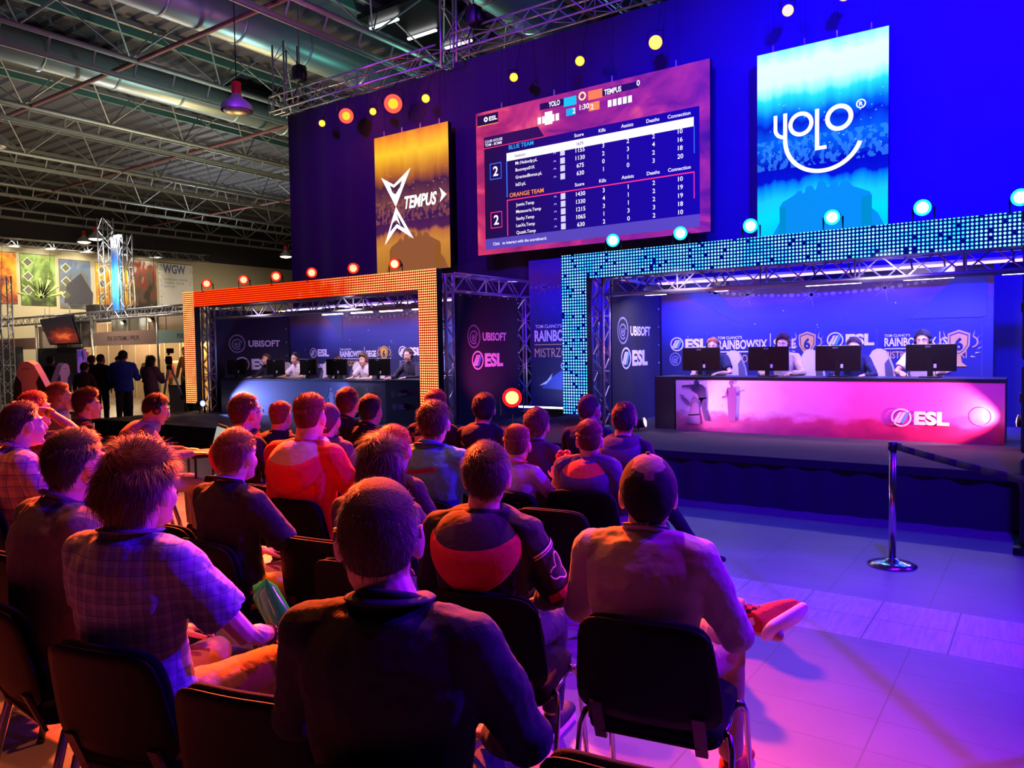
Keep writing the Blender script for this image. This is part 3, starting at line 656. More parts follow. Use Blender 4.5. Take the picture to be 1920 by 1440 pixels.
backdrop(-15.15, -8.6, .4, 2.75, Yb, 'dark stadium-print backdrop with logos behind the left players', L1, 'backdrop_print_left')
def L2(q):
    stadium_glow(q, -4.6, -1.2, 2.60, .14, 34, Yb)
    q.prism([(-5.3, 2.72), (-4.55, 2.72), (-3.9, 2.0)], (0, Yb, 0), XA, ZA, .002, mat('343c7c', .7, key='ray')); q.prism([(-.95, 2.72), (-1.6, 2.05), (-.7, 2.05), (-.7, 2.72)][::-1], (0, Yb, 0), XA, ZA, .002, mat('343c7c', .7, key='ray'))
    esl(q, (-5.12, Yb, 1.75), XA, ZA, .15, PW, PB); swirl(q, (-5.15, Yb, 1.50), XA, ZA, .1, PG); q.text('UBISOFT', (-5.0, Yb, 1.46), XA, ZA, .08, PW, bold=.03)
    siege(q, -4.42, 1.66, Yb, .80); trophy(q, -3.02, 1.72, Yb, .30)
    esl(q, (-2.62, Yb, 1.77), XA, ZA, .15, PW, PB); swirl(q, (-2.64, Yb, 1.50), XA, ZA, .1, PG)
    siege(q, -1.95, 1.67, Yb, .66); trophy(q, -1.02, 1.68, Yb, .32)
    for xx in (-4.6, -2.9, -2.05, -.75): q.box((xx, Yb, 1.6), (.006, .002, .7), mat('4a4a78', .7))
backdrop(-5.4, -.62, .54, 2.78, Yb, 'blue stadium-print backdrop with logos behind the right players', L2, 'backdrop_print_right')
def L3(q):
    stadium_glow(q, -8.3, -6.7, 2.90, .02, 16, 12.5, .035)
    q.text("TOM CLANCY'S", (-8.18, 12.5, 2.11), XA, ZA, .06, PW, w=.6, bold=.02); q.text('RAINBOWSIX', (-8.2, 12.5, 1.86), XA, ZA, .20, PW, w=1.12, bold=.03)
    q.box((-7.6, 12.5, 1.79), (1.2, .002, .02), mat('c8a060', .6)); q.text('MISTRZOSTWA', (-8.2, 12.5, 1.55), XA, ZA, .17, mat('d8a868', .6), w=1.25)
    esl(q, (-7.53, 12.5, 1.38), XA, ZA, .10, PW, PB)
    q.prism([(-8.05, .95), (-7.85, 1.14), (-7.75, 1.2), (-7.62, 1.28), (-7.2, 1.45), (-7.2, .9)], (0, 12.5, 0), XA, ZA, .002, mat('3c4c90', .6)); q.prism([(-8.1, 1.0), (-7.92, 1.1), (-7.8, 1.24), (-7.84, 1.13), (-7.95, 1.03)], (0, 12.5, 0), XA, ZA, .003, mat('c8d0f0', .6))
backdrop(-8.32, -6.6, .55, 3.42, 12.5, 'tall stadium-print banner with MISTRZOSTWA between the stages', L3, 'banner_print')
q = B(); q.box((0, 0, 0), (1.6, .03, .03), mat('e8f0ff', emit=5)); tag(q.build('led_strip', loc=(-7.45, 12.0, .62)), 'glowing white strip at the foot of the tall banner', 'light strip')
# ---------------------------------------------------------------- stage light bars
def light_bar(x0, x1, y, z, lab, col='f0e8ff', p=60):
    r = thing('light_bar', lab, 'light bar', (x0, y, z)); w = x1-x0
    q = B(); q.rbox((w/2, 0, .06), (w, .12, .12), .02, DARKM); q.build('housing', r)
    q = B(); q.box((w/2, -.02, -.012), (w*.92, .07, .02), mat(col, emit=7)); q.build('lens', r)
    q = B(); q.tube([(w*.2, 0, .1), (w*.2, -.3, .30), (w*.2, -.62, .20)], .012, BLACK, 5); q.tube([(w*.8, 0, .1), (w*.8, -.3, .30), (w*.8, -.62, .20)], .012, BLACK, 5); q.build('clamp', r)
    area((x0+w/2, y, z-.04), (x0+w/2, y+.35, z-1.5), (.75, .62, 1), p, w*.9, .05)
for k, xx in enumerate((-12.4, -11.55, -10.75, -9.9)): light_bar(xx, xx+.6, 10.9, 2.5, 'short lit bar lamp under the orange beam, %s from the left' % ('first', 'second', 'third', 'fourth')[k], p=16)
for k, xx in enumerate((-5.1, -4.0, -2.75, -1.55, -.5)): light_bar(xx, xx+(.35, .2, .75, .6, .7)[k], 10.9, 2.52, 'short lit bar lamp under the blue beam, %s from the left' % ('first', 'second', 'third', 'fourth', 'fifth')[k], p=18)
def strip(x0, x1, y, z, col, lab):
    q = B(); q.box(((x1-x0)/2, 0, 0), (x1-x0, .04, .035), mat(col, emit=3)); q.box(((x1-x0)/2, .075, .02), (x1-x0, .11, .08), ALU); tag(q.build('led_strip', loc=(x0, y, z)), lab, 'light strip')
strip(-14.9, -8.7, 12.0, 2.72, 'c8b0ff', 'thin glowing strip along the top of the left stage backdrop')
strip(-5.4, -.3, 12.0, 2.76, 'c898ff', 'thin glowing violet strip along the top of the right stage backdrop')
spot((-5.3, 10.8, 2.5), (-3, 12.1, 1.6), (.25, .2, 1), 170, 120); spot((-1.0, 10.8, 2.6), (-2.4, 12.1, 1.6), (.25, .2, 1), 170, 120)
spot((-14, 10.8, 2.5), (-12, 12.1, 1.6), (.4, .35, 1), 110, 120); spot((-9.5, 10.8, 2.5), (-11, 12.1, 1.6), (.4, .3, 1), 110, 120)
for xx, yy in ((-4.2, 9.7), (-1.6, 9.7)): spot((xx, yy, 2.7), (xx, 11.4, 1.5), (1, .72, .95), 110, 90)
for xx, yy in ((-13.5, 9.7), (-10.8, 9.7)): spot((xx, yy, 2.7), (xx, 11.4, 1.4), (1, .75, .95), 130, 90)
# ---------------------------------------------------------------- par lamps
def par(loc, dirv, col, lens, est, lab, r0=.10, L=.28, group=None, yoke=True, glow=0):
    R = thing('par_lamp', lab, 'stage light', loc, 0, group); x, f, z = frame(dirv)
    f = V(dirv).normalized()
    q = B(); q.tube([-f*L, -f*L*.8, V((0, 0, 0)), f*.03], [r0*.6, r0*.85, r0, r0], DARKM, 16); q.build('housing', R, True)
    q = B(); q.tube([f*.031, f*.036], [r0*.98, r0*.96], mat(col, emit=2.2), 16); q.tube([f*.036, f*.042], [r0*.66, r0*.6], mat(lens, emit=est), 16); q.build('lens', R)  # saturated outer disc stands in for the halo around the lamp
    if yoke:
        q = B(); s_ = 1 if yoke == True else -1
        q.tube([x*r0*1.15-f*.08, x*r0*1.15-f*.08-V((0, 0, r0*1.7))*s_, -x*r0*1.15-f*.08-V((0, 0, r0*1.7))*s_, -x*r0*1.15-f*.08], .012, DARKM, 5); q.build('yoke', R)
    if loc[2] < 1.2:
        fz = (.54 if loc[0] > -6.9 else .40)-loc[2]; q = B(); q.tube([V((0, 0, -r0*1.6))-f*.08, V((0, 0, fz+.01))-f*.08], .012, DARKM, 6); q.tube([V((0, 0, fz))-f*.08, V((0, 0, fz+.012))-f*.08], .07, DARKM, 12); q.build('foot', R)
    if loc[1] > 12: q = B(); q.tube([V((0, 0, r0*1.6)), V((0, .1, r0*1.6+.1)), V((0, .32, 7.72-loc[2]))], .006, BLACK, 4); q.build('hanging_rod', R)
    if glow: point(tuple(V(loc)+f*.12), lin(col), glow, .06)
    return R
cam_p = V((0, 0, 1.7))
o6 = ('first', 'second', 'third', 'fourth', 'fifth', 'sixth')
for k, xx in enumerate((-14.94, -13.65, -12.61, -11.55, -10.42, -9.39)):
    par((xx, 9.9, 3.23), (cam_p-V((xx+3, 9.9, 3.2))), 'ff2010', ('ff6a50' if k < 5 else 'ffb060'), 6, 'red stage lamp on the orange beam, %s from the left' % o6[k], .10, .3, 'red lamps on the orange frame', True, 6)
for k, xx in enumerate((-5.13, -4.11, -3.16, -2.17, -1.2, -.27)):
    par((xx, 9.9, 3.24), (cam_p+V((-1, 0, 0))-V((xx, 9.9, 3.4))), '20c0ff', 'a0f4ff', 12, 'cyan stage lamp on the blue beam, %s from the left' % o6[k], .095, .26, 'cyan lamps on the blue frame', True, 7)
for k, (xx, zz, rr) in enumerate(((-13.75, 6.96, .075), (-12.12, 6.92, .075), (-10.6, 6.9, .085), (-8.39, 6.86, .08), (-6.95, 6.84, .085), (-5.49, 6.82, .115), (-3.32, 6.78, .085), (-2.52, 6.80, .09))):
    par((xx, 12.2, zz), (cam_p-V((xx, 12.2, zz))), 'ffb020', ('ffe040' if k < 6 else 'ffa0e0'), 2.4, 'small yellow lamp in front of the drape, number %s from the left' % ('one', 'two', 'three', 'four', 'five', 'six', 'seven', 'eight')[k] if k < 6 else 'small pinkish lamp above the blue portrait screen, the %s one' % ('left', 'right')[k-6], rr, .2, 'small lamps hung before the drape', -1, 1.5)
for k, (xx, zz, rr) in enumerate(((-12.9, 6.96, .16), (-11.47, 6.95, .19))):
    loc = (xx, 12.15, zz); R = thing('ring_lamp', 'red ring-shaped moving lamp above the orange portrait screen, the %s one' % ('smaller left', 'larger right')[k], 'stage light', loc); f = (cam_p-V(loc)).normalized(); x_, f_, z_ = frame(f)
    q = B(); q.tube([-f*.3, -f*.2, V((0, 0, 0))], [rr*.7, rr, rr*1.05], DARKM, 20); q.build('housing', R, True)
    q = B(); n = 28; vs = []; fs = []
    for i in range(n):
        a = 2*pi*i/n; dd = x_*cos(a)+z_*sin(a); vs += [dd*rr+f*.01, dd*rr*.55+f*.02, dd*rr*.5+f*.02, f*.025]
    for i in range(n):
        j = (i+1) % n; q.add([vs[4*i], vs[4*j], vs[4*j+1], vs[4*i+1]], [(0, 1, 2, 3)], mat('ff3828', emit=3.5)); q.add([vs[4*i+1], vs[4*j+1], vs[4*i+3]], [(0, 1, 2)], mat('ffb818', emit=1.6))
    q.build('lens_ring', R); q = B(); q.tube([x_*rr*1.2-f*.1, x_*rr*1.2+V((0, 0, rr*1.6)), -x_*rr*1.2+V((0, 0, rr*1.6)), -x_*rr*1.2-f*.1], .015, DARKM, 5); q.tube([(0, 0, rr*1.6), (0, .35, 7.72-zz)], .008, BLACK, 4); q.build('yoke', R); point(tuple(V(loc)+f*.15), (1, .1, .05), 22, .1)
par((-6.62, 9.45, .98), cam_p-V((-6.62, 9.45, .98)), 'ff1010', 'ff6030', 14, 'bright red flood lamp standing low between the two stages', .15, .22, None, True, 30)
spot((-7.3, 10.4, .55), (-8.5, 11.4, 1.6), (1, .08, .4), 220, 60, .9, .1); spot((-7.4, 11.6, .75), (-7.5, 12.5, 1.5), (.5, .6, 1), 70, 110, 1, .1); 
def floor_can(loc, tgt, col, lens, pw, lab, ang=36):
    par(loc, V(tgt)-V(loc), col, lens, 12, lab, .07, .16, None, True, 0); d = (V(tgt)-V(loc)).normalized(); spot(tuple(V(loc)+d*.06), tgt, lin(col), pw, ang, .7, .04)
floor_can((-15.35, 9.95, .62), (-11.5, 10.22, .95), '8090ff', 'e8e8ff', 900, 'small white floor lamp at the left end of the left desk', 50)
floor_can((-10.55, 9.95, .6), (-11.4, 10.25, .95), '8090ff', 'e8e8ff', 200, 'small floor lamp at the right of the left desk', 60)
floor_can((-4.62, 9.75, .66), (-2.6, 10.15, 1.1), 'ff90ff', 'ffffff', 150, 'small white floor lamp at the left end of the pink desk', 60)
floor_can((-.24, 9.97, .84), (-1.3, 10.15, .93), 'ffa0c0', 'ffffff', 420, 'small floor lamp at the right end of the pink desk', 75)
for xx in (-3.4, -2.2, -1.2): spot((xx, 8.9, 2.95), (xx, 10.15, .9), (1, .5, .9), 130, 80, 1, .2)  # soft pink fill added for the desk front, no fixtures there
for xx in (-13.5, -11.5): spot((xx, 8.9, 2.95), (xx, 10.2, .7), (.6, .6, 1), 16, 70, 1, .2)
# ---------------------------------------------------------------- desks
def print_mat_pink():
    t = NT('desk_print'); co, x, y, z = t.coord('Generated')
    n = t.n('TexNoise', {'Vector': t.n('Mapping', {0: co, 3: (5, 1, 1.4)}).outputs[0], 'Scale': 3.0, 'Detail': 6}).outputs['Fac']
    f = t.math('ADD', x, t.math('MULTIPLY', t.math('SUBTRACT', n, .5), .08))
    c = t.ramp(f, [(0, 'c09ac0'), (.06, 'd8a8c8'), (.14, 'fff0e8'), (.21, 'fffaf4'), (.28, 'ffd8f0'), (.40, 'f890cc'), (.6, 'f05098'), (1, 'e84888')])
    low = t.ramp(t.math('ADD', z, t.math('MULTIPLY', t.math('SUBTRACT', n, .5), .5)), [(0, 'a04078'), (.25, 'd87090'), (.42, 'ffffff')])
    return t.base(t.mix(1.0, c, low, 'MULTIPLY'), .45)
def soldier(q, cx, cz, k, y, m, kind):
    P = lambda pts, mm_=m, dy=0: q.prism([(a*k, b2*k) for a, b2 in pts], (cx, y-dy, cz), XA, ZA, .002, mm_)
    def blob2(px, pz, rx, rz, mm_=m): P([(px+rx*cos(a*pi/8), pz+rz*sin(a*pi/8)) for a in range(16)], mm_, .001)
    if kind == 0:   # aiming a rifle to the left
        blob2(.02, .80, .10, .11); blob2(.12, .60, .2, .17); P([(-.52, .66), (-.5, .72), (-.05, .76), (.08, .72), (.08, .64), (-.1, .66)], m, .002); P([(-.25, .70), (-.1, .52), (.1, .50), (.12, .66)]); P([(-.02, .62), (.34, .66), (.38, .28), (.12, .22)]); P([(.14, .3), (.38, .3), (.36, -.1), (.48, -.5), (.32, -.5), (.2, -.1)]); P([(.12, .3), (.26, .28), (.10, -.1), (.08, -.5), (-.06, -.5), (0, -.08)])
    elif kind == 1:  # kneeling with a pistol
        blob2(.12, .32, .12, .11); P([(-.34, .44), (-.2, .38), (0, .2), (.02, .1), (-.12, .16), (-.36, .36)]); P([(-.42, .5), (-.28, .46), (-.27, .42), (-.38, .44)]); P([(0, .22), (.26, .22), (.3, -.2), (-.1, -.24)]); P([(-.1, -.2), (.3, -.16), (.34, -.5), (.2, -.52), (-.2, -.5)])
    else:            # standing, rifle across the chest
        blob2(0, .78, .08, .10); P([(-.14, .62), (.16, .62), (.16, .2), (.12, -.5), (-.1, -.5), (-.14, .2)]); P([(-.34, .30), (.3, .52), (.3, .46), (-.3, .24)], m, .002); P([(-.14, .6), (-.22, .38), (-.1, .36)])
def desk(x0, x1, y, z0, z1, front, lab, side=BLACK, depth=.7):
    r = thing('player_desk', lab, 'desk', ((x0+x1)/2, y, z0)); o = ((x0+x1)/2, y, z0)
    q = B(o); q.box(((x0+x1)/2, y+depth/2, z1-.02), (x1-x0, depth, .04), mat('18181e', .4)); q.build('worktop', r)
    q = B(o); q.box(((x0+x1)/2, y+.02, (z0+z1)/2-.02), (x1-x0, .03, z1-z0-.04), front); q.build('front_panel', r)
    for xx in (x0+.02, x1-.02):
        q = B(o); q.box((xx, y+depth/2+.03, (z0+z1)/2-.02), (.03, depth-.08, z1-z0-.04), side); q.build('side_panel', r)
    return r, o
r, o = desk(-4.30, -.40, 10.15, .54, 1.285, print_mat_pink(), 'long desk with a white and pink battle-print front on the right stage')
q = B(o)
for xx, zz, kk, mm_, kd in ((-4.00, .88, .40, mat('3a2a50', .7), 0), (-4.07, .84, .40, mat('6a4a72', .7), 1), (-3.50, .90, .40, mat('b06a90', .7), 2)): soldier(q, xx, zz, kk, 10.145-kd*.002, mm_, kd)
for i in range(26): 
    a = random.uniform(0, 6.28); px, pz = random.uniform(-4.27, -3.6), random.uniform(.62, 1.22); q.prism([(0, 0), (.03*cos(a), .03*sin(a)), (.012*cos(a+.8), .012*sin(a+.8))], (px, 10.14, pz), XA, ZA, .001, mat('7a3a52', .7))
q.build('soldier_print', r)
q = B(o); esl(q, (-1.44, 10.143, .82), XA, ZA, .14, PW, PB); q.build('lettering', r)
q = B(o); q.ring((-.62, 10.145, .86), .105, .098, XA, ZA, .002, mat('604060')); q.build('cable_hole', r)
q = B(); q.box((-.16, .3, 0.372), (.3, .6, .745), mat('141418', .6)); tag(q.build('side_cabinet', loc=(-4.33, 10.2, .54)), 'black box filling the left end of the pink desk', 'cabinet')
t = NT('desk_print_left'); co, x, y, z = t.coord('Generated')
r, o = desk(-15.07, -10.02, 10.25, .40, 1.17, t.base(t.ramp(x, [(0, '4a4868'), (.6, '3c3a58'), (.9, '5a6478'), (1, '48485c')]), .6), 'long dark grey desk with faint soldiers printed, left stage')
q = B(o); 
for xx, kk, kd in ((-10.9, .36, 0), (-11.5, .34, 2), (-10.5, .36, 2)): soldier(q, xx, .72, kk, 10.245, mat('7c8494', .7), kd)
esl(q, (-14.6, 10.245, .72), XA, ZA, .1, PG, PG); q.build('print', r)
r, o = desk(-9.98, -9.15, 10.2, .40, 1.19, mat('10101a', .6), 'small black host desk with white logos, right end of left stage')
q = B(o); swirl(q, (-9.78, 10.195, .93), XA, ZA, .06, PG); q.text('UBISOFT', (-9.70, 10.195, .90), XA, ZA, .05, PG, bold=.03, w=.26); esl(q, (-9.76, 10.195, .70), XA, ZA, .075, PG, PB); q.build('lettering', r)
# ---------------------------------------------------------------- monitors
def monitor(x, y, z, tilt, lab, grp):
    R = thing('monitor', lab, 'monitor', (x, y, z), tilt, grp)
    q = B(); q.rbox((0, 0, .24), (.55, .035, .33), .012, mat('0c0c10', .35)); q.rbox((0, .03, .22), (.34, .03, .2), .02, mat('0c0c10', .4)); q.build('screen_back', R)
    q = B(); q.ring((-.045, -.0195, .375), .013, .009, XA, ZA, .001, mat('9090a0')); q.text('LG', (-.025, -.0195, .368), XA, ZA, .016, mat('9090a0'), bold=.03); q.build('maker_mark', R)
    q = B(); q.box((0, -.035, .12), (.06, .025, .22), mat('0c0c10', .4)); q.build('stand', R)
    q = B(); q.rbox((0, -.02, .008), (.24, .18, .014), .03, mat('0c0c10', .4), ax=2); q.build('base', R)
    q = B(); q.box((.05, -.022, .14), (.03, .01, .05), mat('c8c8d8', .4)); q.tube([(.05, -.03, .12), (.06, -.05, .04), (.1, -.03, .01)], .004, BLACK, 5); q.build('cable', R); return R
pos = ('first', 'second', 'third', 'fourth', 'fifth')
for k, xx in enumerate((-14.95, -13.6, -12.55, -11.7, -10.52)): monitor(xx, 10.6, 1.17, (.22, .05, -.05, .1, .02)[k], 'black monitor seen from behind on the left stage desk, %s from the left' % pos[k], 'monitors on the left desk')
for k, xx in enumerate((-4.08, -3.13, -2.24, -1.18)): monitor(xx, 10.55, 1.285, (.05, -.04, .04, -.05)[k], 'black monitor seen from behind on the pink desk, %s from the left' % pos[k], 'monitors on the pink desk')
# dark speaker stack at the right edge
R = thing('speaker_stack', 'tall black speaker stack at the right edge of the stage', 'speakers', (.18, 7.6, 0))
for k in range(4):
    q = B(); q.rbox((0, 0, .42+k*.74), (.72, .6, .7), .03, mat('0e0e16', .7)); 
    q.build('cabinet', R)
    q = B(); q.box((0, -.305, .42+k*.74), (.64, .01, .6), mat('060610', .8)); q.build('grille', R)
    q = B(); q.rbox((-.365, 0, .5+k*.74), (.02, .18, .08), .02, DARKM, ax=0); q.build('handle', R)
q = B(); q.box((0, 0, .03), (.8, .7, .06), BLACK); q.build('dolly', R)
# ================================================================ chairs
CUSH = mat('08080d', .9, bump=.2, bscale=200, spec=.15); SHELL = mat('060609', .6, spec=.12); FR = mat('8c8c98', .22, 1)
def make_chair():
    r = thing('conference_chair', 'x', 'chair', (0, 0, 0))
    q = B(); Rm = M.Rotation(rad(12), 3, 'X')
    # rounded trapezoid backrest, slightly wrapped
    def back(th, yo, sc, m):
        vs = []; fs = []; nx, nz = 12, 10
        for side in (0, 1):
            for i in range(nx+1):
                for j in range(nz+1):
                    u = -1+2*i/nx; v = j/nz*2-1
                    # superellipse mapping of the square
                    k = (abs(u)**6+abs(v)**6)**(1/6); g = max(abs(u), abs(v)); s_ = (g/k) if k > 0 else 1
                    uu, vv = u*s_, v*s_
                    w = (.235-.018*(vv))*sc; h = .185*sc
                    p = V((uu*w, yo+(.03*(uu*uu))+(th/2 if side else -th/2)*(1-.7*max(abs(u), abs(v))**6), vv*h-.012*uu*uu*(vv > 0)))
                    p = Rm @ p; vs.append(p+V((0, -.235, .655)))
        N = (nx+1)*(nz+1)
        for i in range(nx):
            for j in range(nz):
                a = i*(nz+1)+j; b2 = a+nz+1
                fs.append((a, b2, b2+1, a+1)); fs.append((N+a, N+a+1, N+b2+1, N+b2))
        per = [(i, 0) for i in range(nx)]+[(nx, j) for j in range(nz)]+[(i, nz) for i in range(nx, 0, -1)]+[(0, j) for j in range(nz, 0, -1)]
        ids = [i*(nz+1)+j for i, j in per]; L = len(ids)
        for k in range(L): a, b2 = ids[k], ids[(k+1) % L]; fs.append((a, N+a, N+b2, b2))
        q.add(vs, fs, m)
    back(.045, .022, .96, CUSH); q.build('backrest', r, True)
    q = B(); back(.016, -.012, 1.0, SHELL); q.build('back_shell', r, True)
    q = B(); q.rbox((0, .03, .445), (.46, .43, .06), .07, CUSH, ax=2, seg=6); q.build('seat', r, True)
    q = B(); q.rbox((0, .03, .41), (.45, .42, .02), .07, SHELL, ax=2, seg=6); q.build('seat_shell', r, True)
    for sx in (-1, 1):
        for fy in (-1, 1):
            q = B(); X = .262*sx
            q.tube([(X*1.02, .03+fy*.25, 0), (X, .03+fy*.20, .22), (X*.99, .03+fy*.155, .385), (X*.95, .03+fy*.125, .425), (X*.86, .03+fy*.11, .428)], .010, FR, 8, r2=.017); q.ell((X*1.02, .03+fy*.25, .008), (.014, .02, .01), BLACK, n=8, k=4); q.build('leg', r, True)
        q = B(); q.tube([(.225*sx, -.10, .415), (.225*sx, .16, .415)], .01, FR, 6); q.build('side_rail', r, True)
        q = B(); q.box((.17*sx, -.19, .45), (.04, .012, .16), mat('3a2024', .5), M.Rotation(rad(22), 3, 'X')); q.build('back_bracket', r)
    return r
_chair0 = make_chair(); _cu = [0]
def chair(x, y, rz, lab, group='black conference chairs'):
    o = _chair0 if not _cu[0] else copy_tree(_chair0)
    _cu[0] = 1; o.location = (x, y, 0); o.rotation_euler = (0, 0, rz); o['label'] = lab; o['group'] = group; return o
def gaming_chair(x, y, z, rz, lab, cw='e8dccf', grp='gaming chairs', ks=1.0):
    r = thing('gaming_chair', lab, 'chair', (x, y, z), rz, grp)
    W_ = mat(cw, .45); G_ = mat('3c3844', .5); K_ = BLACK
    out = [(-.16, 0), (-.25, .12), (-.27, .42), (-.24, .56), (-.17, .72), (-.11, .84), (-.04, .88), (.04, .88), (.11, .84), (.17, .72), (.24, .56), (.27, .42), (.25, .12), (.16, 0)]
    q = B(); Rk = M.Translation((0, -.22, .47)) @ M.Rotation(rad(8), 4, 'X') @ M.Scale(ks, 4); q.X = Rk; q.prism(out, (0, .0, 0), XA, ZA, -.09, W_); q.build('backrest', r, False)
    q = B(); q.X = Rk
    for yy in (-.003, .093):
        for sx in (-1, 1):
            q.prism([(sx*a, b2) for a, b2 in ((.25, .12), (.265, .42), (.237, .56), (.17, .71), (.11, .62), (.14, .36), (.10, .08))], (0, yy, 0), XA, ZA, .002, G_)
            q.prism([(sx*a, b2) for a, b2 in ((.02, .08), (.15, .3), (.16, .36), (.01, .12))], (0, yy*1.02, 0), XA, ZA, .002, K_)
    q.build('side_panel', r); q = B(); q.X = Rk; q.text('ESL', (-.08, -.006, .03), XA, ZA, .06, K_, bold=.04); q.text('MAXNOMIC', (-.07, -.006, .78), XA, ZA, .02, K_, w=.12); q.build('lettering', r)
    q = B(); q.rbox((0, .05, .45), (.52, .5, .1), .08, W_, ax=2); q.build('seat', r, True)
    for sx in (-1, 1):
        q = B(); q.box((.31*sx, .0, .56), (.04, .05, .2), K_); q.rbox((.31*sx, .05, .67), (.08, .26, .03), .03, K_, ax=2); q.build('armrest', r)
    q = B(); q.tube([(0, 0, .08), (0, 0, .4)], .03, K_, 8)
    for k in range(5): a = k*2*pi/5; q.tube([(0, 0, .1), (.3*cos(a), .3*sin(a), .06)], .02, K_, 6); q.ell((.3*cos(a), .3*sin(a), .03), .03, K_, n=8, k=5)
    q.build('base', r, True); return r
# ================================================================ people
SKIN = {'a': mat('d9a384', .5, bump=.08, bscale=90), 'b': mat('c99070', .5, bump=.08, bscale=90)}
LIP = mat('a85a50', .5); EYEW = mat('e8e4e0', .25); IRIS = mat('2a2018', .2)
def plaid(c0, c1, c2, p=.055, nm='plaid'):
    t = NT(nm); co, x, y, z = t.coord(); a = t.math('ADD', x, t.math('MULTIPLY', y, .6))
    def band(v, o, w): return t.math('LESS_THAN', t.math('FRACT', t.math('ADD', t.math('DIVIDE', v, p), o)), w)
    u = band(a, 0, .42); v = band(z, 0, .42); c = t.mix(t.math('MULTIPLY', t.math('ADD', u, v), .5), c0, c1)
    c = t.mix(t.math('MAXIMUM', band(a, .6, .07), band(z, .6, .07)), c, c2); m = t.base(c, .85)
    n = t.n('TexNoise', {'Vector': co, 'Scale': 25.0}); bp = t.n('Bump', {'Strength': .3, 'Distance': .01, 'Height': n.outputs['Fac']}); t.nt.links.new(bp.outputs[0], t.b.inputs['Normal']); return m
def cloth(c, r=.88): return mat(c, r, bump=.5, bscale=28, key='cloth', sheen=0)
def head_shapes(q, Mh):
    X0 = q.X; q.X = X0 @ Mh
    q.ell((0, -.014, .022), (.077, .099, .095), n=20, k=14); q.ell((0, -.034, -.035), (.066, .070, .062), n=16, k=10); q.ell((0, .026, -.018), (.066, .066, .088), n=18, k=12)
    q.ell((0, .03, -.068), (.052, .052, .045), n=16, k=10); q.ell((0, .068, -.094), (.026, .022, .020)); q.ell((.034, .05, -.03), (.028, .035, .035)); q.ell((-.034, .05, -.03), (.028, .035, .035))
    q.tube([(0, .086, .018), (0, .102, -.012), (0, .108, -.028)], [.008, .011, .014], n=8, rnd=True)
    for sx in (-1, 1):
        q.ell((.012*sx, .099, -.031), (.009, .012, .009), n=8, k=6)
        q.tube([(.012*sx, .087, .026), (.03*sx, .084, .031), (.05*sx, .066, .026)], [.009, .010, .009], n=8, rnd=True)
        E_ = M.Rotation(rad(-22*sx), 3, 'Z')
        q.ell((.082*sx, -.008, -.002), (.011, .023, .034), n=10, k=8, R=E_)
        pts = [(.087*sx, -.008+.024*cos(a), .002+.032*sin(a)) for a in [(-1.2+k*.55) for k in range(8)]]
        q.tube([V(p)+V((.001*sx, -.004, 0)) for p in pts], .0048, n=6, rnd=True); q.ell((.083*sx, .0, -.028), (.008, .009, .011), n=8, k=6)
    q.tube([(-.021, .084, -.054), (-.008, .093, -.0525), (.008, .093, -.0525), (.021, .084, -.054)], [.004, .006, .006, .004], n=6, rnd=True)
    q.tube([(-.018, .083, -.0635), (0, .092, -.0645), (.018, .083, -.0635)], [.004, .0075, .004], n=6, rnd=True)
    q.X = X0
def hand_shapes(q, wr, fwd, up, curl=.35, side=1, k=1.0, spread=.1, thumb=.6):
    'wrist at wr; fingers along fwd; up = back of the hand; side=+1 right hand'
    f = V(fwd).normalized(); u = V(up); u = (u-f*u.dot(f)).normalized(); x = f.cross(u)*(1)   # towards the little finger for a right hand
    if side < 0: x = -x
    X = lambda a, b2, c: V(wr)+(x*a+f*b2+u*c)*k
    q.tube([X(0, -.02, 0), X(0, .02, 0), X(.0, .055, .002), X(.0, .092, 0)], [.026*k, .034*k, .041*k, .038*k], n=10, r2=[.019*k, .016*k, .015*k, .012*k], ref=x, rnd=True)
    for i, (px, L) in enumerate(((-.030, .072), (-.010, .080), (.010, .074), (.029, .058))):
        ang = 0; p = X(px, .086, .001); P = [p]; d0 = (x*(px*spread*12)*.3+f).normalized()
        for j, fr in enumerate((.42, .32, .26)):
            ang += curl*(1.0 if j else .7); d = d0*cos(ang)-u*sin(ang); p = p+d*(L*fr*k); P.append(p)
        r0 = .0088*k*(.92 if i == 3 else 1); q.tube(P, [r0, r0*.95, r0*.88, r0*.75], n=8, rnd=True)
    a = X(-.026, .02, -.004); b2 = a+(f*.75-x*thumb-u*.25).normalized()*.038*k; c = b2+(f*.9-x*thumb*.4-u*.35).normalized()*.028*k; d = c+(f-u*.3).normalized()*.022*k
    q.tube([a, b2, c, d], [.013*k, .0115*k, .010*k, .008*k], n=8, rnd=True)
HL = [(0, .60), (.5, .55), (.85, .42), (1.15, .22), (1.35, .05), (1.57, .08), (1.8, -.15), (2.1, -.55), (2.5, -.84), (3.15, -.92)]
def hairline(a):
    a = abs(a)
    for (x0, z0), (x1, z1) in zip(HL[:-1], HL[1:]):
        if a <= x1: return z0+(z1-z0)*(a-x0)/(x1-x0)
    return HL[-1][1]
_sm = {}
def strand_mat(col):
    if col in _sm: return _sm[col]
    t = NT('hair_strands'); g = t.n('NewGeometry').outputs['Random Per Island']; c = lin(col)
    r = t.n('ValToRGB', {'Fac': g}); cr = r.color_ramp
    cr.elements[0].color = tuple(x*.7 for x in c)+(1,); cr.elements[1].color = tuple(min(1, x*2.6+.02) for x in c)+(1,)
    t.b.inputs['Specular IOR Level'].default_value = .35
    _sm[col] = t.base(r.outputs['Color'], .5); return _sm[col]
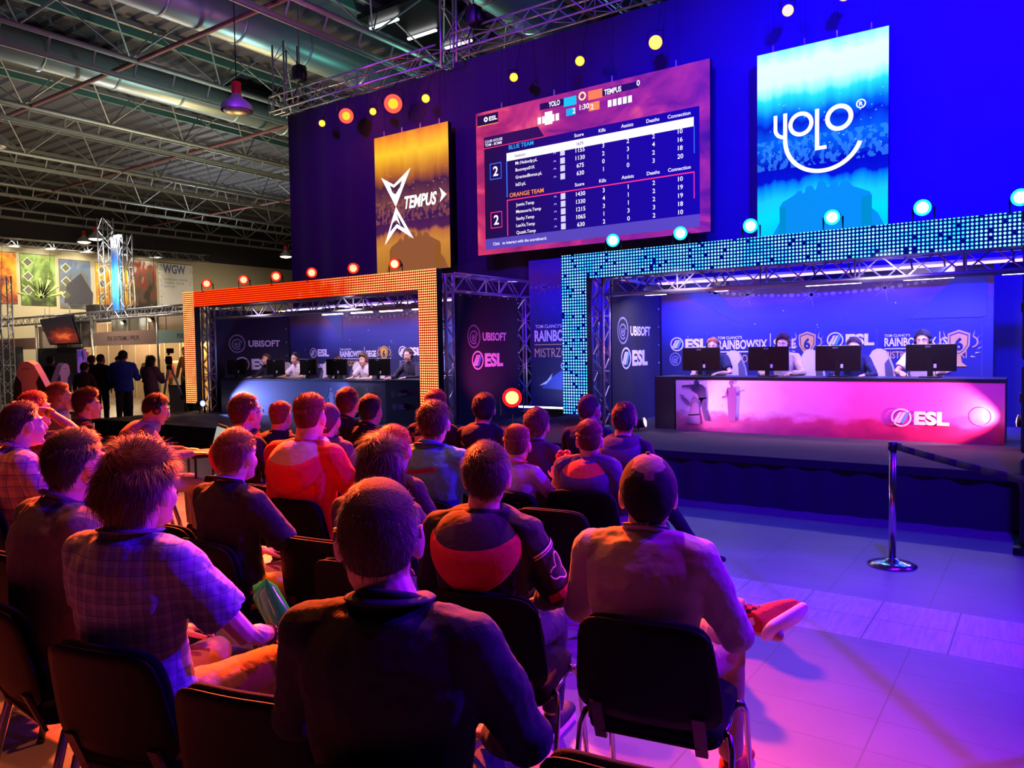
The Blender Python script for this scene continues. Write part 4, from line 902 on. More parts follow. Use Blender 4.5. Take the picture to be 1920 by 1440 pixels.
def hair(root, Mh, style, col, near, seed, L=None):
    rnd = random.Random(seed); m = mat(col, .7, bump=.5, bscale=240, key='hair'+style, spec=.22); q = B(); q.X = Mh
    c0 = V((0, -.014, .022)); R0 = (.0775, .0995, .096)
    th = {'short': (.018, .009), 'fade': (.024, .0025), 'bushy': (.022, .030), 'long': (.020, .020), 'thin': (.012, .004), 'quiff': (.036, .008), 'curly': (.022, .014)}[style]
    nA, nZ = 40, 16
    def P(a, zc, ex):
        cz = sqrt(max(0, 1-zc*zc)) if zc > 0 else max(0, 1-abs(zc)**2.15)**.5*(1-.10*abs(zc)); return c0+V(((R0[0]+ex)*sin(a)*cz, (R0[1]+ex)*cos(a)*cz, (R0[2]+ex)*zc*(1 if zc > 0 else 1.10)))
    def thick(a, zc, hl):
        e = min(1, (zc-hl)/.22) if hl < zc else 0; top = min(1, max(0, (zc-.1)/.6)); t_ = th[1]+(th[0]-th[1])*top
        if style in ('quiff',): t_ += .014*max(0, cos(a))*top
        if style == 'fade' and zc < .35: t_ = th[1]+.006*max(0, zc-.0)
        if style == 'curly': t_ += .007*mnoise.noise(V((a*2.3, zc*4, seed)))
        if style == 'bushy': t_ += .014*mnoise.noise(V((a*1.7, zc*3, seed)))
        return max(.0008, t_*sqrt(max(0, e))+.0012)
    vs = []; 
    for i in range(nA):
        a = -pi+2*pi*i/nA; hl = hairline(a)-(.12 if style == 'long' else -.10)+.05*mnoise.noise(V((a*4, seed, 0)))
        for j in range(nZ+1):
            zc = hl+(1-hl)*(1-(1-j/nZ)**1.4); zc = min(zc, 1); vs.append(P(a, zc, thick(a, zc, hl)))
    fs = []
    for i in range(nA):
        for j in range(nZ): a = i*(nZ+1)+j; b2 = ((i+1) % nA)*(nZ+1)+j; fs.append((a, b2, b2+1, a+1))
    q.add(vs, fs, m)
    if style == 'long':
        q.tube([(0, -.035, .06), (0, -.055, -.03), (0, -.075, -.13), (0, -.10, -.24), (0, -.12, -.33), (0, -.125, -.38)], [.085, .098, .105, .105, .088, .04], m, 18, r2=[.07, .072, .058, .045, .034, .015])
    # strands
    N = {'short': 4600, 'fade': 4200, 'bushy': 7000, 'long': 5000, 'thin': 5200, 'quiff': 4600, 'curly': 4200}[style]
    N = int(N*(2.2 if near == 2 else (1 if near == 1 else .35))); wdt = .0014 if near == 2 else (.0024 if near == 1 else .004)
    base = {'short': .030, 'fade': .024, 'bushy': .062, 'long': .07, 'thin': .021, 'quiff': .036, 'curly': .026}[style]
    if L: base = L
    sv = []; sf = []
    for k in range(N):
        a = rnd.uniform(-pi, pi); hl = hairline(a)-(.12 if style == 'long' else 0); zc = hl+(1-hl)*rnd.random()**.9; zc = min(.995, zc)
        e = max(0, min(1, (zc-hl)/.22)); ex = thick(a, zc, hl)*(.9 if style != 'thin' else .4)
        p = P(a, zc, ex-.0015); nrm = (p-c0).normalized()
        down = V((nrm.x*nrm.z*.6, -.25*abs(nrm.x)+(-.1), -1.0)); whirl = V((-(p.y+.06), p.x, 0)).normalized()
        if style in ('quiff', 'fade') and zc > .5: tg = V((.15, 1.0, .1))
        elif zc > .6: tg = (V((nrm.x, nrm.y+.05, 0))*1.0+whirl*.9)
        else: tg = down
        tg = tg-nrm*tg.dot(nrm); tg.normalize() if tg.length > 1e-4 else None
        ln = base*rnd.uniform(.5, 1.25)*(.22+.78*e)*(1+.5*mnoise.noise(V((p.x*22, p.y*22, p.z*22+seed))))
        if style == 'fade' and zc < .35: ln *= .22
        lift = {'short': .45, 'fade': .6, 'bushy': .55, 'long': .08, 'thin': .45, 'quiff': .7, 'curly': .6}[style]
        jit = V((rnd.gauss(0, 1), rnd.gauss(0, 1), rnd.gauss(0, 1)))*(.28 if style != 'curly' else .6)
        d1 = (tg+nrm*lift+jit).normalized(); d2 = (tg+nrm*(lift*.15)+V((0, 0, -.25))+jit*.6).normalized()
        sd = d1.cross(nrm); sd = sd.normalized()*wdt*.5 if sd.length > 1e-4 else V((wdt*.5, 0, 0))
        A = p; C = p+d1*ln*.5; D = C+d2*ln*.5; n0 = len(sv)
        sv += [A-sd, A+sd, C-sd*.8, C+sd*.8, D]; sf += [(n0, n0+1, n0+3, n0+2), (n0+2, n0+3, n0+4)]
    if style == 'long':
        for k in range(N//2):
            a = rnd.uniform(0, 2*pi); t0 = rnd.uniform(0, .7); z0 = .04-.34*t0; w = (.105-.02*t0); cy = -.04-.08*t0; p = V((w*cos(a), cy+.055*sin(a), z0)); ln = rnd.uniform(.08, .14); n0 = len(sv); sd = V((sin(a), -cos(a), 0))*wdt*.6
            D = p+V((rnd.gauss(0, .008), -.02+rnd.gauss(0, .004), -ln)); sv += [p-sd, p+sd, D+sd*.6, D-sd*.6]; sf += [(n0, n0+1, n0+2, n0+3)]
    q.add(sv, sf, strand_mat(col)); q.build('hair', root, True)
SIT = dict(hips=(0, -.02, .56), waist=(0, -.05, .72), chest=(0, -.065, .90), upper=(0, -.055, 1.0), nb=(0, -.038, 1.10), head=(0, .005, 1.235))
def person(lab, x, y, zc, rz=0, hy=0, hp=0, lean=0, pose='sit', arms=('lap', 'lap'), near=1, skin='a', top='3a3a44', sleeve='long', topname='shirt', hood=None, pants='2a2c3a', shoes='202028', hstyle='short', hcol='3a2418', zb=0, wide=1.0, extra=None, seed=None, grp='seated audience', legs=None, vox=None, jac=0.0, hoodbig=1.0, roll=0, hlen=None, headk=1.0, hx=(0, 0)):
    seed = seed if seed is not None else int(abs(x*131+y*77)) % 9999
    root = thing('person', lab, 'person', (x, y, zb), rz, grp)
    sit = pose == 'sit'; s = (zc-.45)/.905 if sit else zc/1.75
    s = max(.75, s)
    def T(p):
        if sit: return V((p[0]*s, p[1]*s, .45+(p[2]-.45)*s if p[2] > .45 else p[2]))
        return V(p)*s
    Lr = M.Rotation(-rad(lean), 4, 'X'); pv = V((0, -.02, .56)) if sit else V((0, 0, .95))
    def TL(p): return T(pv+(Lr @ (V(p)-pv)))
    up = (lambda p: p) if sit else (lambda p: (p[0], p[1]+.03, p[2]+.40))
    Wd = wide
    hc = TL(up((hx[0], .005+hx[1], 1.210))); HK = min(1.06, max(.94, s))*headk*1.02 
    if lean: hc = hc+V((0, .0, .0))
    Mh = M.Translation(hc) @ M.Rotation(rad(hy), 4, 'Z') @ M.Rotation(rad(hp), 4, 'X') @ M.Rotation(rad(roll), 4, 'Y') @ M.Diagonal((HK, HK, HK*1.07, 1))
    v = vox or {2: .0048, 1: .0075, 0: .011}[near]
    # ---- arms
    AR = []
    for sd, kind in zip((-1, 1), arms):
        sh = TL(up((.165*sd*Wd, -.055, 1.015)))
        if isinstance(kind, dict): el, wr, fw, uu, cu = T(kind['el']), T(kind['wr']), V(kind['fw']), V(kind['up']), kind.get('curl', .35)
        elif kind == 'lap': el, wr, fw, uu, cu = T((.255*sd*Wd, .04, .775)), T((.15*sd, .25, .665)), V((-.35*sd, 1, -.15)), V((0, .2, 1)), .4
        elif kind == 'cross': el, wr, fw, uu, cu = T((.25*sd*Wd, .06, .78)), T((-.02*sd, .19, .80+.02*sd)), V((-1*sd, .1, .1)), V((0, 1, .2)), .3
        elif kind == 'clasp': el, wr, fw, uu, cu = T((.25*sd*Wd, .05, .77)), T((.05*sd, .28, .70)), V((-.7*sd, .6, 0)), V((0, .3, 1)), .8
        elif kind == 'desk': el, wr, fw, uu, cu = T((.30*sd*Wd, .16, .80)), T((.19*sd, .40, .795)), V((-.15*sd, 1, -.05)), V((0, 0, 1)), .3
        elif kind == 'hold': el, wr, fw, uu, cu = T((.24*sd*Wd, .08, .76)), T((.05*sd, .30, .84)), V((-.3*sd, .5, .8)), V((.4*sd, -.7, .3)), .7
        elif kind == 'up': el, wr, fw, uu, cu = T((.34*sd*Wd, .10, 1.13)), T((.12*sd, -.02, 1.26)), V((-.8*sd, -.4, .2)), V((0, .5, 1)), .4
        elif kind == 'down': el, wr, fw, uu, cu = T(up((.25*sd*Wd, -.01, .73))), T(up((.25*sd*Wd, .07, .48))), V((0, .15, -1)), V((sd, 0, 0)), .4
        elif kind == 'pocket': el, wr, fw, uu, cu = T(up((.27*sd*Wd, -.06, .74))), T(up((.19*sd*Wd, .06, .56))), V((-.2*sd, .3, -1)), V((sd, 0, 0)), .4
        elif kind == 'phone': el, wr, fw, uu, cu = T(up((.24*sd*Wd, .06, .76))), T(up((.06*sd, .28, .86))), V((-.3*sd, .5, .6)), V((.3*sd, -.6, .3)), .8
        AR.append((sd, sh, el, wr, fw, uu, cu))
    # ---- legs
    if sit:
        LG = []
        for sd in (-1, 1):
            lg = (legs or {}).get(sd)
            if lg: LG.append((sd, T((.085*sd, -.02, .545)), V(lg[0]), V(lg[1]), V(lg[2])))
            else: LG.append((sd, T((.085*sd, -.02, .545)), V((.14*sd, .43*s, .50+.015)), V((.13*sd, .40*s+.03, .10)), V((.15*sd, 1, 0))))
    else:
        LG = [(sd, T((.09*sd, .0, .93)), T((.105*sd, .02, .50)), T((.11*sd, -.02, .09)), V((.2*sd, 1, 0))) for sd in (-1, 1)]
    # ---- body: one continuous surface
    q = B(); head_shapes(q, Mh); nbp = TL(up((0, -.046, 1.085))); ch = TL(up((0, -.06, .92))); wa = TL(up((0, -.05, .74))); hi = TL(up((0, -.02, .57)))
    q.tube([nbp-V((0, 0, .05)), nbp, hc+V((0, -.022, -.045)), hc+V((0, -.015, .0))], [.072*s, .064*s, .060*s, .055*s], n=16, r2=[.07*s, .062*s, .062*s, .06*s], rnd=True)
    q.tube([hi, wa, ch, TL(up((0, -.055, 1.01)))], [.13*s, .12*s, .14*s, .10*s], n=14, r2=[.09*s, .09*s, .10*s, .07*s], rnd=True)
    q.tube([TL(up((-.15*Wd, -.055, 1.0))), TL(up((0, -.05, 1.03))), TL(up((.15*Wd, -.055, 1.0)))], [.045*s]*3, n=8, rnd=True, ref=(0, 1, 0))
    for sd, sh, el, wr, fw, uu, cu in AR:
        q.tube([sh, (sh+el)/2, el, (el*.55+wr*.45), wr], [.048*s, .042*s, .036*s, .036*s, .025*s], n=10, rnd=True, ref=(0, 1, 0)); hand_shapes(q, wr, fw, uu, cu, sd, s)
    for sd, hp_, kn, an, fd in LG:
        q.tube([hp_, (hp_+kn)/2, kn, (kn+an)/2, an], [.072*s, .062*s, .05*s, .045*s, .033*s], n=8, rnd=True)
        fd = fd.normalized(); q.tube([an, an-V((0, 0, .045))+fd*.05, an-V((0, 0, .06))+fd*.12], [.032, .034, .025], n=8, rnd=True)
    body = blob(q, 'body', root, [SKIN[skin]], v, 2)
    # ---- eyes and brows
    for sd in (-1, 1):
        q = B(); q.X = Mh; q.ell((.031*sd, .0745, .009), (.0125, .0125, .0125), EYEW, n=12, k=8); q.ell((.031*sd, .0835, .008), (.0055, .0045, .0055), IRIS, n=8, k=6); q.build('eye', body, True)
        if near >= 1 or not sit or zb: q = B(); q.X = Mh; q.tube([(.014*sd, .0945, .030), (.032*sd, .093, .036), (.05*sd, .076, .031)], [.003, .004, .002], mat(hcol, .8), 6, rnd=True); q.build('eyebrow', body, True)
    q = B(); q.X = Mh; q.tube([(-.02, .0885, -.058), (0, .0985, -.0585), (.02, .0885, -.058)], [.003, .0055, .003], LIP, 6, rnd=True); q.build('mouth', body, True)
    # ---- top
    tm = top if isinstance(top, bpy.types.Material) else cloth(top); j = jac
    def ring_t(z, a, b2, yo): return TL(up((0, yo, z))), (a*Wd+j)*s, (b2+j)*s
    rr = [ring_t(*k) for k in ((.52 if sit else .49, .165, .125, -.01), (.60, .16, .125, -.03), (.72, .150, .118, -.045), (.84, .165, .124, -.058), (.93, .180, .124, -.062), (.99, .184, .114, -.062), (1.035, .165, .094, -.056), (1.07, .120, .080, -.050))]
    q = B(); q.tube([k[0] for k in rr], [k[1] for k in rr], n=22, r2=[k[2] for k in rr], ref=(1, 0, 0), rnd=False)
    q.tube([rr[-2][0], rr[-1][0], TL(up((0, -.044, 1.105)))], [.13*s, .10*s, .069*s], n=16, r2=[.085*s, .078*s, .067*s], ref=(1, 0, 0))
    for sd, sh, el, wr, fw, uu, cu in AR:
        ins = TL(up((.07*sd*Wd, -.053, 1.045))); q.tube([ins, (ins+sh)/2, sh], [.055*s+j, .062*s+j, .068*s+j], n=12, rnd=True)
        if sleeve == 'long':
            w0 = wr+(el-wr).normalized()*.01; q.tube([sh, (sh*.5+el*.5), el, (el*.5+wr*.5), w0], [(.066+j)*s, (.060+j)*s, (.054+j)*s, (.046+j)*s, (.036+j)*s], n=12, rnd=False, ref=(0, 1, 0)); q.ell(el, (.054+j)*s)
            q.ell(sh, (.067+j)*s)
        else:
            e2 = sh*.28+el*.72; q.tube([sh, (sh+e2)/2, e2], [(.068+j)*s, (.069+j)*s, (.070+j)*s], n=12, ref=(0, 1, 0)); q.ell(sh, (.068+j)*s)
    top_o = blob(q, topname, root, [tm], max(v, .008)*1.15, 3, .022*s if near else .016, .10)
    # collar rim
    def neckring(name, m, zo, rx, ry, r, flat=1.0, tilt=.0):
        q = B(); pts = []
        for k in range(21):
            a = 2*pi*k/20; pts.append(TL(up(((rx+.006)*sin(a), -.045+(ry+.005)*cos(a), 1.105+zo-.030*cos(a)*(1+tilt)))))
        q.tube(pts, r*s, m, 8, r2=r*flat*s, ref=(0, 0, 1)); return q.build(name, top_o, True)
    if not hood: neckring('collar', tm, -.004, .063, .06, .011 if topname != 'polo_shirt' else .02)
    if hood:
        hm, li = (cloth(hood[0]), cloth(hood[1])) if isinstance(hood, tuple) else (cloth(hood), cloth(hood)); K = hoodbig
        q = B(); nA = 28; prof = []; vs = []; fs = []
        for k in range(nA+1):
            a = -2.75+5.5*k/nA; w = (1-cos(a+pi))/2; w = (1+cos(a))/2   # w=1 at the back
            dx, dy = sin(a), -cos(a)
            w = w**1.9; pf = [(.066, 1.10, 0), (.080+.045*w*K, 1.108-.02*w*K, 0), (.098+.075*w*K, 1.112-.065*w*K, 0), (.112+.098*w*K, 1.108-.115*w*K, 0), (.122+.106*w*K, 1.100-.135*w*K, 1), (.126+.098*w*K, 1.06-.15*w*K, 1), (.122+.080*w*K, 1.03-.165*w*K, 1), (.105+.06*w*K, 1.01-.175*w*K, 1)]
            for (r_, z_, mi) in pf: vs.append(TL(up((dx*r_*(1.0+.25*K*.4), -.045+dy*r_*(.9), z_+mnoise.noise(V((a*1.5, z_*8, seed)))*.012))))
        n = len(pf)
        for k in range(nA):
            for i in range(n-1): fs.append((k*n+i, (k+1)*n+i, (k+1)*n+i+1, k*n+i+1))
        k0 = len(q.v); q.mm(hm); q.mm(li)
        q.v += vs
        for f_ in fs: q.f.append(f_); q.mi.append(0 if (f_[0] % n) >= 3 else 1)
        ho = q.build('hood', root, True); so = ho.modifiers.new('t', 'SOLIDIFY'); so.thickness = .006; so.offset = 0; sb = ho.modifiers.new('s', 'SUBSURF'); sb.levels = 1; sb.render_levels = 1
    # ---- trousers and shoes
    pm = pants if isinstance(pants, bpy.types.Material) else cloth(pants)
    q = B(); q.tube([TL((0, -.03, .66)) if sit else T((0, 0, 1.02)), hi, hi-V((0, 0, .06*s))], [.152*Wd*s, .165*Wd*s, .15*s], n=18, r2=[.115*s, .125*s, .10*s], rnd=False)
    for sd, hp_, kn, an, fd in LG:
        q.tube([hp_, hp_*.5+kn*.5, kn], [.088*s, .078*s, .068*s], n=12, rnd=True); q.tube([kn, kn*.5+an*.5, an+V((0, 0, .01))], [.066*s, .056*s, .050*s], n=12); q.ell(kn, .067*s)
    blob(q, 'trousers', root, [pm], max(v, .009)*1.2, 3, .014, .09)
    for sd, hp_, kn, an, fd in LG:
        if legs and legs.get(sd) and len(legs[sd]) > 3: continue
        f = fd.normalized(); sm = cloth(shoes); q = B(); b0 = an-V((0, 0, .045))
        q.tube([b0-f*.05, b0+f*.02, b0+f*.10, b0+f*.17, b0+f*.20], [.035, .042, .046, .042, .02], n=12, r2=[.035, .045, .036, .026, .015], ref=f.cross(ZA)); q.tube([an+V((0, 0, .0)), b0], [.042, .045], n=12)
        so_ = blob(q, 'shoe', root, [sm], .009, 2)
        if near: q = B(); g = an.z-.078; c_ = an+f*.055; c_.z = g; q.rbox(c_, (.088, .27, .022), .042, mat('d8d0d0', .7), R=M((f.cross(ZA), f, ZA)).transposed(), ax=2, seg=5); q.build('sole', so_, True)
    if hstyle and hstyle != 'cap': hair(root, Mh, hstyle, hcol, near, seed, hlen)
    if extra: extra(root, Mh, T, TL, up, s, AR, LG)
    return root
def cap(root, Mh, m1, m2, back=False, strap=False):
    q = B(); q.X = Mh; nA, nZ = 32, 12; vs = []; fs = []
    for i in range(nA):
        a = 2*pi*i/nA; z0 = .12 if cos(a) > 0 else .12-1.0*(-cos(a))**1.3
        for j in range(nZ+1):
            zc = z0+(1-z0)*sin(j/nZ*pi/2); c = sqrt(max(0, 1-zc*zc)); e = .012; c = c if zc > 0 else max(0, 1-abs(zc)**2.8)**.5; vs.append((0+(.078+e)*sin(a)*c, -.014+(.099+e)*cos(a)*c, .022+(.096+e)*zc))
    q.mm(m1); q.mm(m2)
    for i in range(nA):
        for j in range(nZ):
            A = i*(nZ+1)+j; C = ((i+1) % nA)*(nZ+1)+j; q.f.append((A, C, C+1, A+1)); a = 2*pi*(i+.5)/nA
            q.mi.append(1 if (cos(a) < .25 and j < 5.5+1.8*abs(sin(a*1.0))) else 0)
    q.v += [Mh @ V(p) for p in vs]; o = q.build('cap', root, True); md = o.modifiers.new('t', 'SOLIDIFY'); md.thickness = .003
    q = B(); q.X = Mh; s_ = -1 if back else 1; vs = []; fs = []
    for i in range(13):
        a = -1.05+2.1*i/12; vs += [(.086*sin(a), s_*(.096*cos(a))-.014, .040), (.088*sin(a), s_*(.096*cos(a)+.075*cos(a*1.35))-.012, .030-.008*cos(a))]
    for i in range(12): fs.append((2*i, 2*i+2, 2*i+3, 2*i+1))
    if not strap:
        q.add(vs, fs, m1); o = q.build('cap_brim', root, True); md = o.modifiers.new('t', 'SOLIDIFY'); md.thickness = .004
    q = B(); q.X = Mh; q.ell((0, -.014, .136), (.008, .008, .004), m1, n=8, k=5); q.build('cap_button', root, True)
    if strap:
        q = B(); q.X = Mh; q.ring((0, -.122, -.012), .036, .030, XA, ZA, .004, m2, 0, pi, 12); q.box((0, -.123, -.016), (.08, .004, .012), mat('e0b8a0', .5)); q.build('cap_strap', root)
def lanyard(root, TL, up, s, m, m2=None):
    q = B(); pts = []
    for k in range(25):
        a = 2*pi*k/24; pts.append(TL(up((.068*sin(a)*1.05, -.046+.066*cos(a), 1.118-.02*cos(a)-(.02 if cos(a) > .5 else 0)))))
    q.tube(pts, .003, m, 6, r2=.010, ref=(0, 0, 1)); 
    q.f and None; o = q.build('lanyard', root, True)
    q = B(); q.tube([TL(up((.045, .025, 1.06))), TL(up((.02, .08, .92))), TL(up((0, .095, .80)))], .004, m, 5); q.tube([TL(up((-.045, .025, 1.06))), TL(up((-.02, .08, .92))), TL(up((0, .095, .80)))], .004, m, 5); q.build('lanyard_strap', root)
def headset(root, Mh, m=None):
    q = B(); q.X = Mh; m = m or mat('141418', .4); pts = [((.094)*cos(a), -.004, .03+.106*sin(a)) for a in [pi*k/14 for k in range(15)]]
    q.tube(pts, .006, m, 8, r2=.013, ref=(0, 1, 0)); q.build('headset_band', root, True)
    for sx in (-1, 1):
        q = B(); q.X = Mh; q.tube([(.075*sx, -.004, 0), (.104*sx, -.004, 0)], [.036, .032], m, 14); q.tube([(.104*sx, -.004, 0), (.106*sx, -.004, 0)], .02, mat('8c1620', .4), 12); q.build('ear_cup', root, True)
    q = B(); q.X = Mh; q.tube([(-.095, .01, -.02), (-.085, .07, -.055), (-.05, .11, -.065)], .003, m, 6); q.ell((-.045, .112, -.065), .008, m, n=8, k=6); q.build('microphone', root)
def glasses(root, Mh):
    q = B(); q.X = Mh
    for sx in (-1, 1): q.ring((.032*sx, .100, .010), .024, .020, XA, ZA, .003, BLACK, n=14, sy=.8); q.tube([(.055*sx, .100, .014), (.082*sx, .06, .014), (.086*sx, -.01, .008)], .0022, BLACK, 5)
    q.tube([(-.010, .101, .014), (.010, .101, .014)], .002, BLACK, 5); q.build('glasses', root)
def backtext(root, TL, up, s, items, wide=1.0, ex=.02):
    q = B()
    for (txt, x, z, h, col, w) in items:
        m = cloth(col)
        def wp(p):
            a = .182*wide; xx = max(-.98, min(.98, p.x/a)); yy = -.060-(.126+ex)*sqrt(1-xx*xx); return TL(up((p.x, yy, p.z)))
        if txt[0] == '#':   # filled polygon
            pts = txt[1]; n = 8
            for i in range(n):
                f0, f1 = i/n, (i+1)/n; L = lambda f, a, b2: (a[0]+(b2[0]-a[0])*f, a[1]+(b2[1]-a[1])*f)
                A, Bq, C, D = L(f0, pts[0], pts[1]), L(f1, pts[0], pts[1]), L(f1, pts[3], pts[2]), L(f0, pts[3], pts[2])
                q.add([wp(V((k[0]+x, 0, k[1]+z))) for k in (A, Bq, C, D)], [(0, 1, 2, 3)], m)
        else: q.text(txt, (x, 0, z), XA, ZA, h, m, w=w, bold=.02, warp=wp)
    q.build('back_print', root, True)
# ================================================================ audience
GRP_C = 'black conference chairs of the audience'
def SA(x, y): return math.degrees(atan2(-( -7.2-x), 12.6-y))
def P(lab, x, y, zc, rz=10, look=None, cl=None, cdx=0, cdy=.03, crz=None, **k):
    h = (SA(x, y) if look is None else look)
    k.setdefault('hp', 7); r = person(lab, x, y, zc, rz=rad(rz), hy=h-rz, **k)
    if cl: chair(x+cdx, y+cdy, rad(rz if crz is None else crz), cl, GRP_C)
    return r
def ex_A3(root, Mh, T, TL, up, s, AR, LG):
    cap(root, Mh, cloth('84666c'), cloth('050508')); lanyard(root, TL, up, s, mat('14141c', .6))
    q = B(); q.text('SPOTLIGHT', (0, 0, 0), XA, ZA, .012, mat('d07060', .6), w=.07, align='c', bold=.02, warp=lambda p: TL(up((p.x, -.120+1.2*p.x*p.x*4, 1.132+p.z)))); q.build('lanyard_print', root)
    # crossed leg: checked sock and red shoe seen from the sole
    a = LG[0][3]; d = V((1, .08, -.10)).normalized()
    SK = NT('checked_sock'); co, x, y, z = SK.coord(); f1 = SK.math('LESS_THAN', SK.math('FRACT', SK.math('MULTIPLY', x, 26)), .5); f2 = SK.math('LESS_THAN', SK.math('FRACT', SK.math('MULTIPLY', SK.math('ADD', z, y), 22)), .5)
    sk = SK.base(SK.mix(SK.math('ABSOLUTE', SK.math('SUBTRACT', f1, f2)), '14101c', 'd01030'), .9)
    q = B(); q.tube([a-d*.10, a-d*.02, a+d*.05], [.042, .038, .040], sk, 16, rnd=True); blob(q, 'sock', root, [sk], .006, 2)
    fw = V((.55, .80, .22)).normalized(); dn = V((.70, -.52, -.48)); dn = (dn-fw*dn.dot(fw)).normalized(); h0 = a+d*.065; sd = fw.cross(dn)
    q = B(); q.tube([h0-fw*.05, h0+fw*.02+dn*.01, h0+fw*.09+dn*.02, h0+fw*.14+dn*.03, h0+fw*.17+dn*.04], [.038, .043, .046, .043, .022], n=14, r2=[.045, .052, .040, .030, .015], ref=sd); blob(q, 'shoe', root, [cloth('b8302a')], .006, 2)
    q = B(); R_ = M((sd, fw, -dn)).transposed(); q.rbox(h0+fw*.058+dn*.060, (.095, .25, .022), .045, mat('e8dcd0', .6), R=R_, ax=2, seg=6); q.build('sole', root, True)
    q = B(); q.tube([h0-d*.012-fw*.035, h0-d*.012+dn*-.02], .02, mat('f0e0d0', .6), 8, rnd=True); q.build('heel_tab', root, True)
def ex_lany(c): return lambda root, Mh, T, TL, up, s, AR, LG: lanyard(root, TL, up, s, mat(c, .6))
def ex_cuff(root, Mh, T, TL, up, s, AR, LG):
    sd, sh, el, wr, fw, uu, cu = AR[1]; d = (wr-el).normalized(); q = B(); q.tube([wr-d*.055, wr-d*.022], .034, mat('3a2420', .5), 16); q.ring(wr-d*.04, .04, .032, XA, d.cross(XA).normalized(), .008, mat('6a3a30', .4), n=14); q.build('wristband', root, True)
    neck_collar(root, TL, up, s, '6a5a78')
def neck_collar(root, TL, up, s, c):
    q = B(); m = cloth(c); pts = []
    for k in range(19):
        a = -2.5+5*k/18; pts.append(TL(up((.076*sin(a), -.048-.074*cos(a), 1.105+.012*cos(a)))))
    q.tube(pts, .007*s, m, 8, r2=.024*s, ref=(0, 0, 1)); q.build('shirt_collar', root, True)
def ex_collar(c): return lambda root, Mh, T, TL, up, s, AR, LG: neck_collar(root, TL, up, s, c)
def ex_fox(root, Mh, T, TL, up, s, AR, LG):
    sd, sh, el, wr, fw, uu, cu = AR[1]; q = B(); W_ = cloth('d8c8c8'); R_ = cloth('c01828')
    ax = (el-sh); L = ax.length; d = ax.normalized(); out = V((1, -.35, 0)); out = (out-d*out.dot(d)).normalized(); t_ = d.cross(out)
    def pt(u, v): an = v; return sh+d*(L*u)+(out*cos(an)+t_*sin(an))*(.078*s)
    def stripe(u0, u1, v0, v1, m, n=8):
        for i in range(n): a, b2 = v0+(v1-v0)*i/n, v0+(v1-v0)*(i+1)/n; q.add([pt(u0, a), pt(u0, b2), pt(u1, b2), pt(u1, a)], [(0, 1, 2, 3)], m)
    stripe(.22, .25, -.9, .9, W_); stripe(.27, .285, -.9, .9, W_)
    prev = None
    for i in range(40):   # fox-head outline
        a = 2*pi*i/40; rr = 1+.35*cos(3*a)+.2*sin(2*a); u, v = .58+.16*rr*sin(a), .42*rr*cos(a)
        p = pt(u, v); 
        if prev: q.tube([prev, p], .003, W_, 5)
        prev = p
    stripe(.86, .98, -1.2, 1.2, R_); q.build('sleeve_print', root)
    sd, sh, el, wr, fw, uu, cu = AR[1]; q = B(); d2 = (wr-el).normalized(); o2 = V((1, -.2, .3)); o2 = (o2-d2*o2.dot(d2)).normalized(); t2 = d2.cross(o2); 
    for i in range(6): c_ = el+d2*(.04+.022*i); q.add([c_+(o2*cos(a)+t2*sin(a))*.059*s+d2*w for a, w in ((-.5, 0), (.6, .03), (.6, .042), (-.5, .012))], [(0, 1, 2, 3)], W_)
    q.build('sleeve_stripes', root)
leg3 = {1: ((.20, .44, .53), (.215, .37, .12), (.2, 1, 0)), -1: ((-.12, .38, .69), (.26, .44, .67), (1, .1, -.1), 'custom')}
P('person with very short brown hair in dark navy collared sweater, seated nearest the camera', -1.245, 1.30, 1.405, hx=(-.045, .0), rz=22, look=40, cl='black conference chair under the person in dark navy sweater nearest the camera', cdx=.04, near=2, top='070a1e', topname='sweater', wide=1.10, hstyle='thin', hcol='3c2a20', pants='1c1c28', extra=ex_collar('12142c'), jac=.006, arms=('lap', 'lap'), headk=1.05)
P('person with bushy tousled hair in short sleeved plaid shirt, fist on khaki knee', -2.45, 1.36, 1.40, rz=14, look=14, cl='black conference chair under the bushy-haired person in plaid shirt', cdx=.06, cdy=.02, near=2, top=plaid('6a6688', '8c86a2', '585478', .042), sleeve='short', topname='shirt', hstyle='bushy', hcol='4a2418', pants='b08a50', wide=1.05, jac=.010, headk=1.03, shoes='8a1820',
  arms=('lap', dict(el=(.30, .10, .755), wr=(.21, .335, .665), fw=(-.15, 1, -.1), up=(.3, .1, 1), curl=1.1)), extra=ex_cuff)
P('person in dark cap and grey sweatshirt with legs crossed, red shoe sticking out', -1.13, 2.42, 1.325, rz=10, look=27, hp=2, headk=1.09, cl='black conference chair under the person in the cap and grey sweatshirt', cdx=.03, cdy=.04, near=2, top='a89c98', topname='sweatshirt', hstyle='cap', pants='b09068', shoes='b8302a', wide=1.12, legs=leg3, jac=.012, arms=('clasp', dict(el=(.30, .04, .74), wr=(.16, .24, .70), fw=(-.8, .5, 0), up=(0, .3, 1))), extra=ex_A3)
P('person in black hoodie with big red hood and a printed right sleeve', -1.78, 2.36, 1.345, rz=16, look=32, cl='black conference chair under the person with the big red hood', cdx=.04, near=2, top='0e0c18', topname='hoodie', hood=('d01c30', '2a1824'), hoodbig=1.12, hstyle='short', hcol='341c18', pants='20202c', wide=1.05, jac=.01, extra=ex_fox)
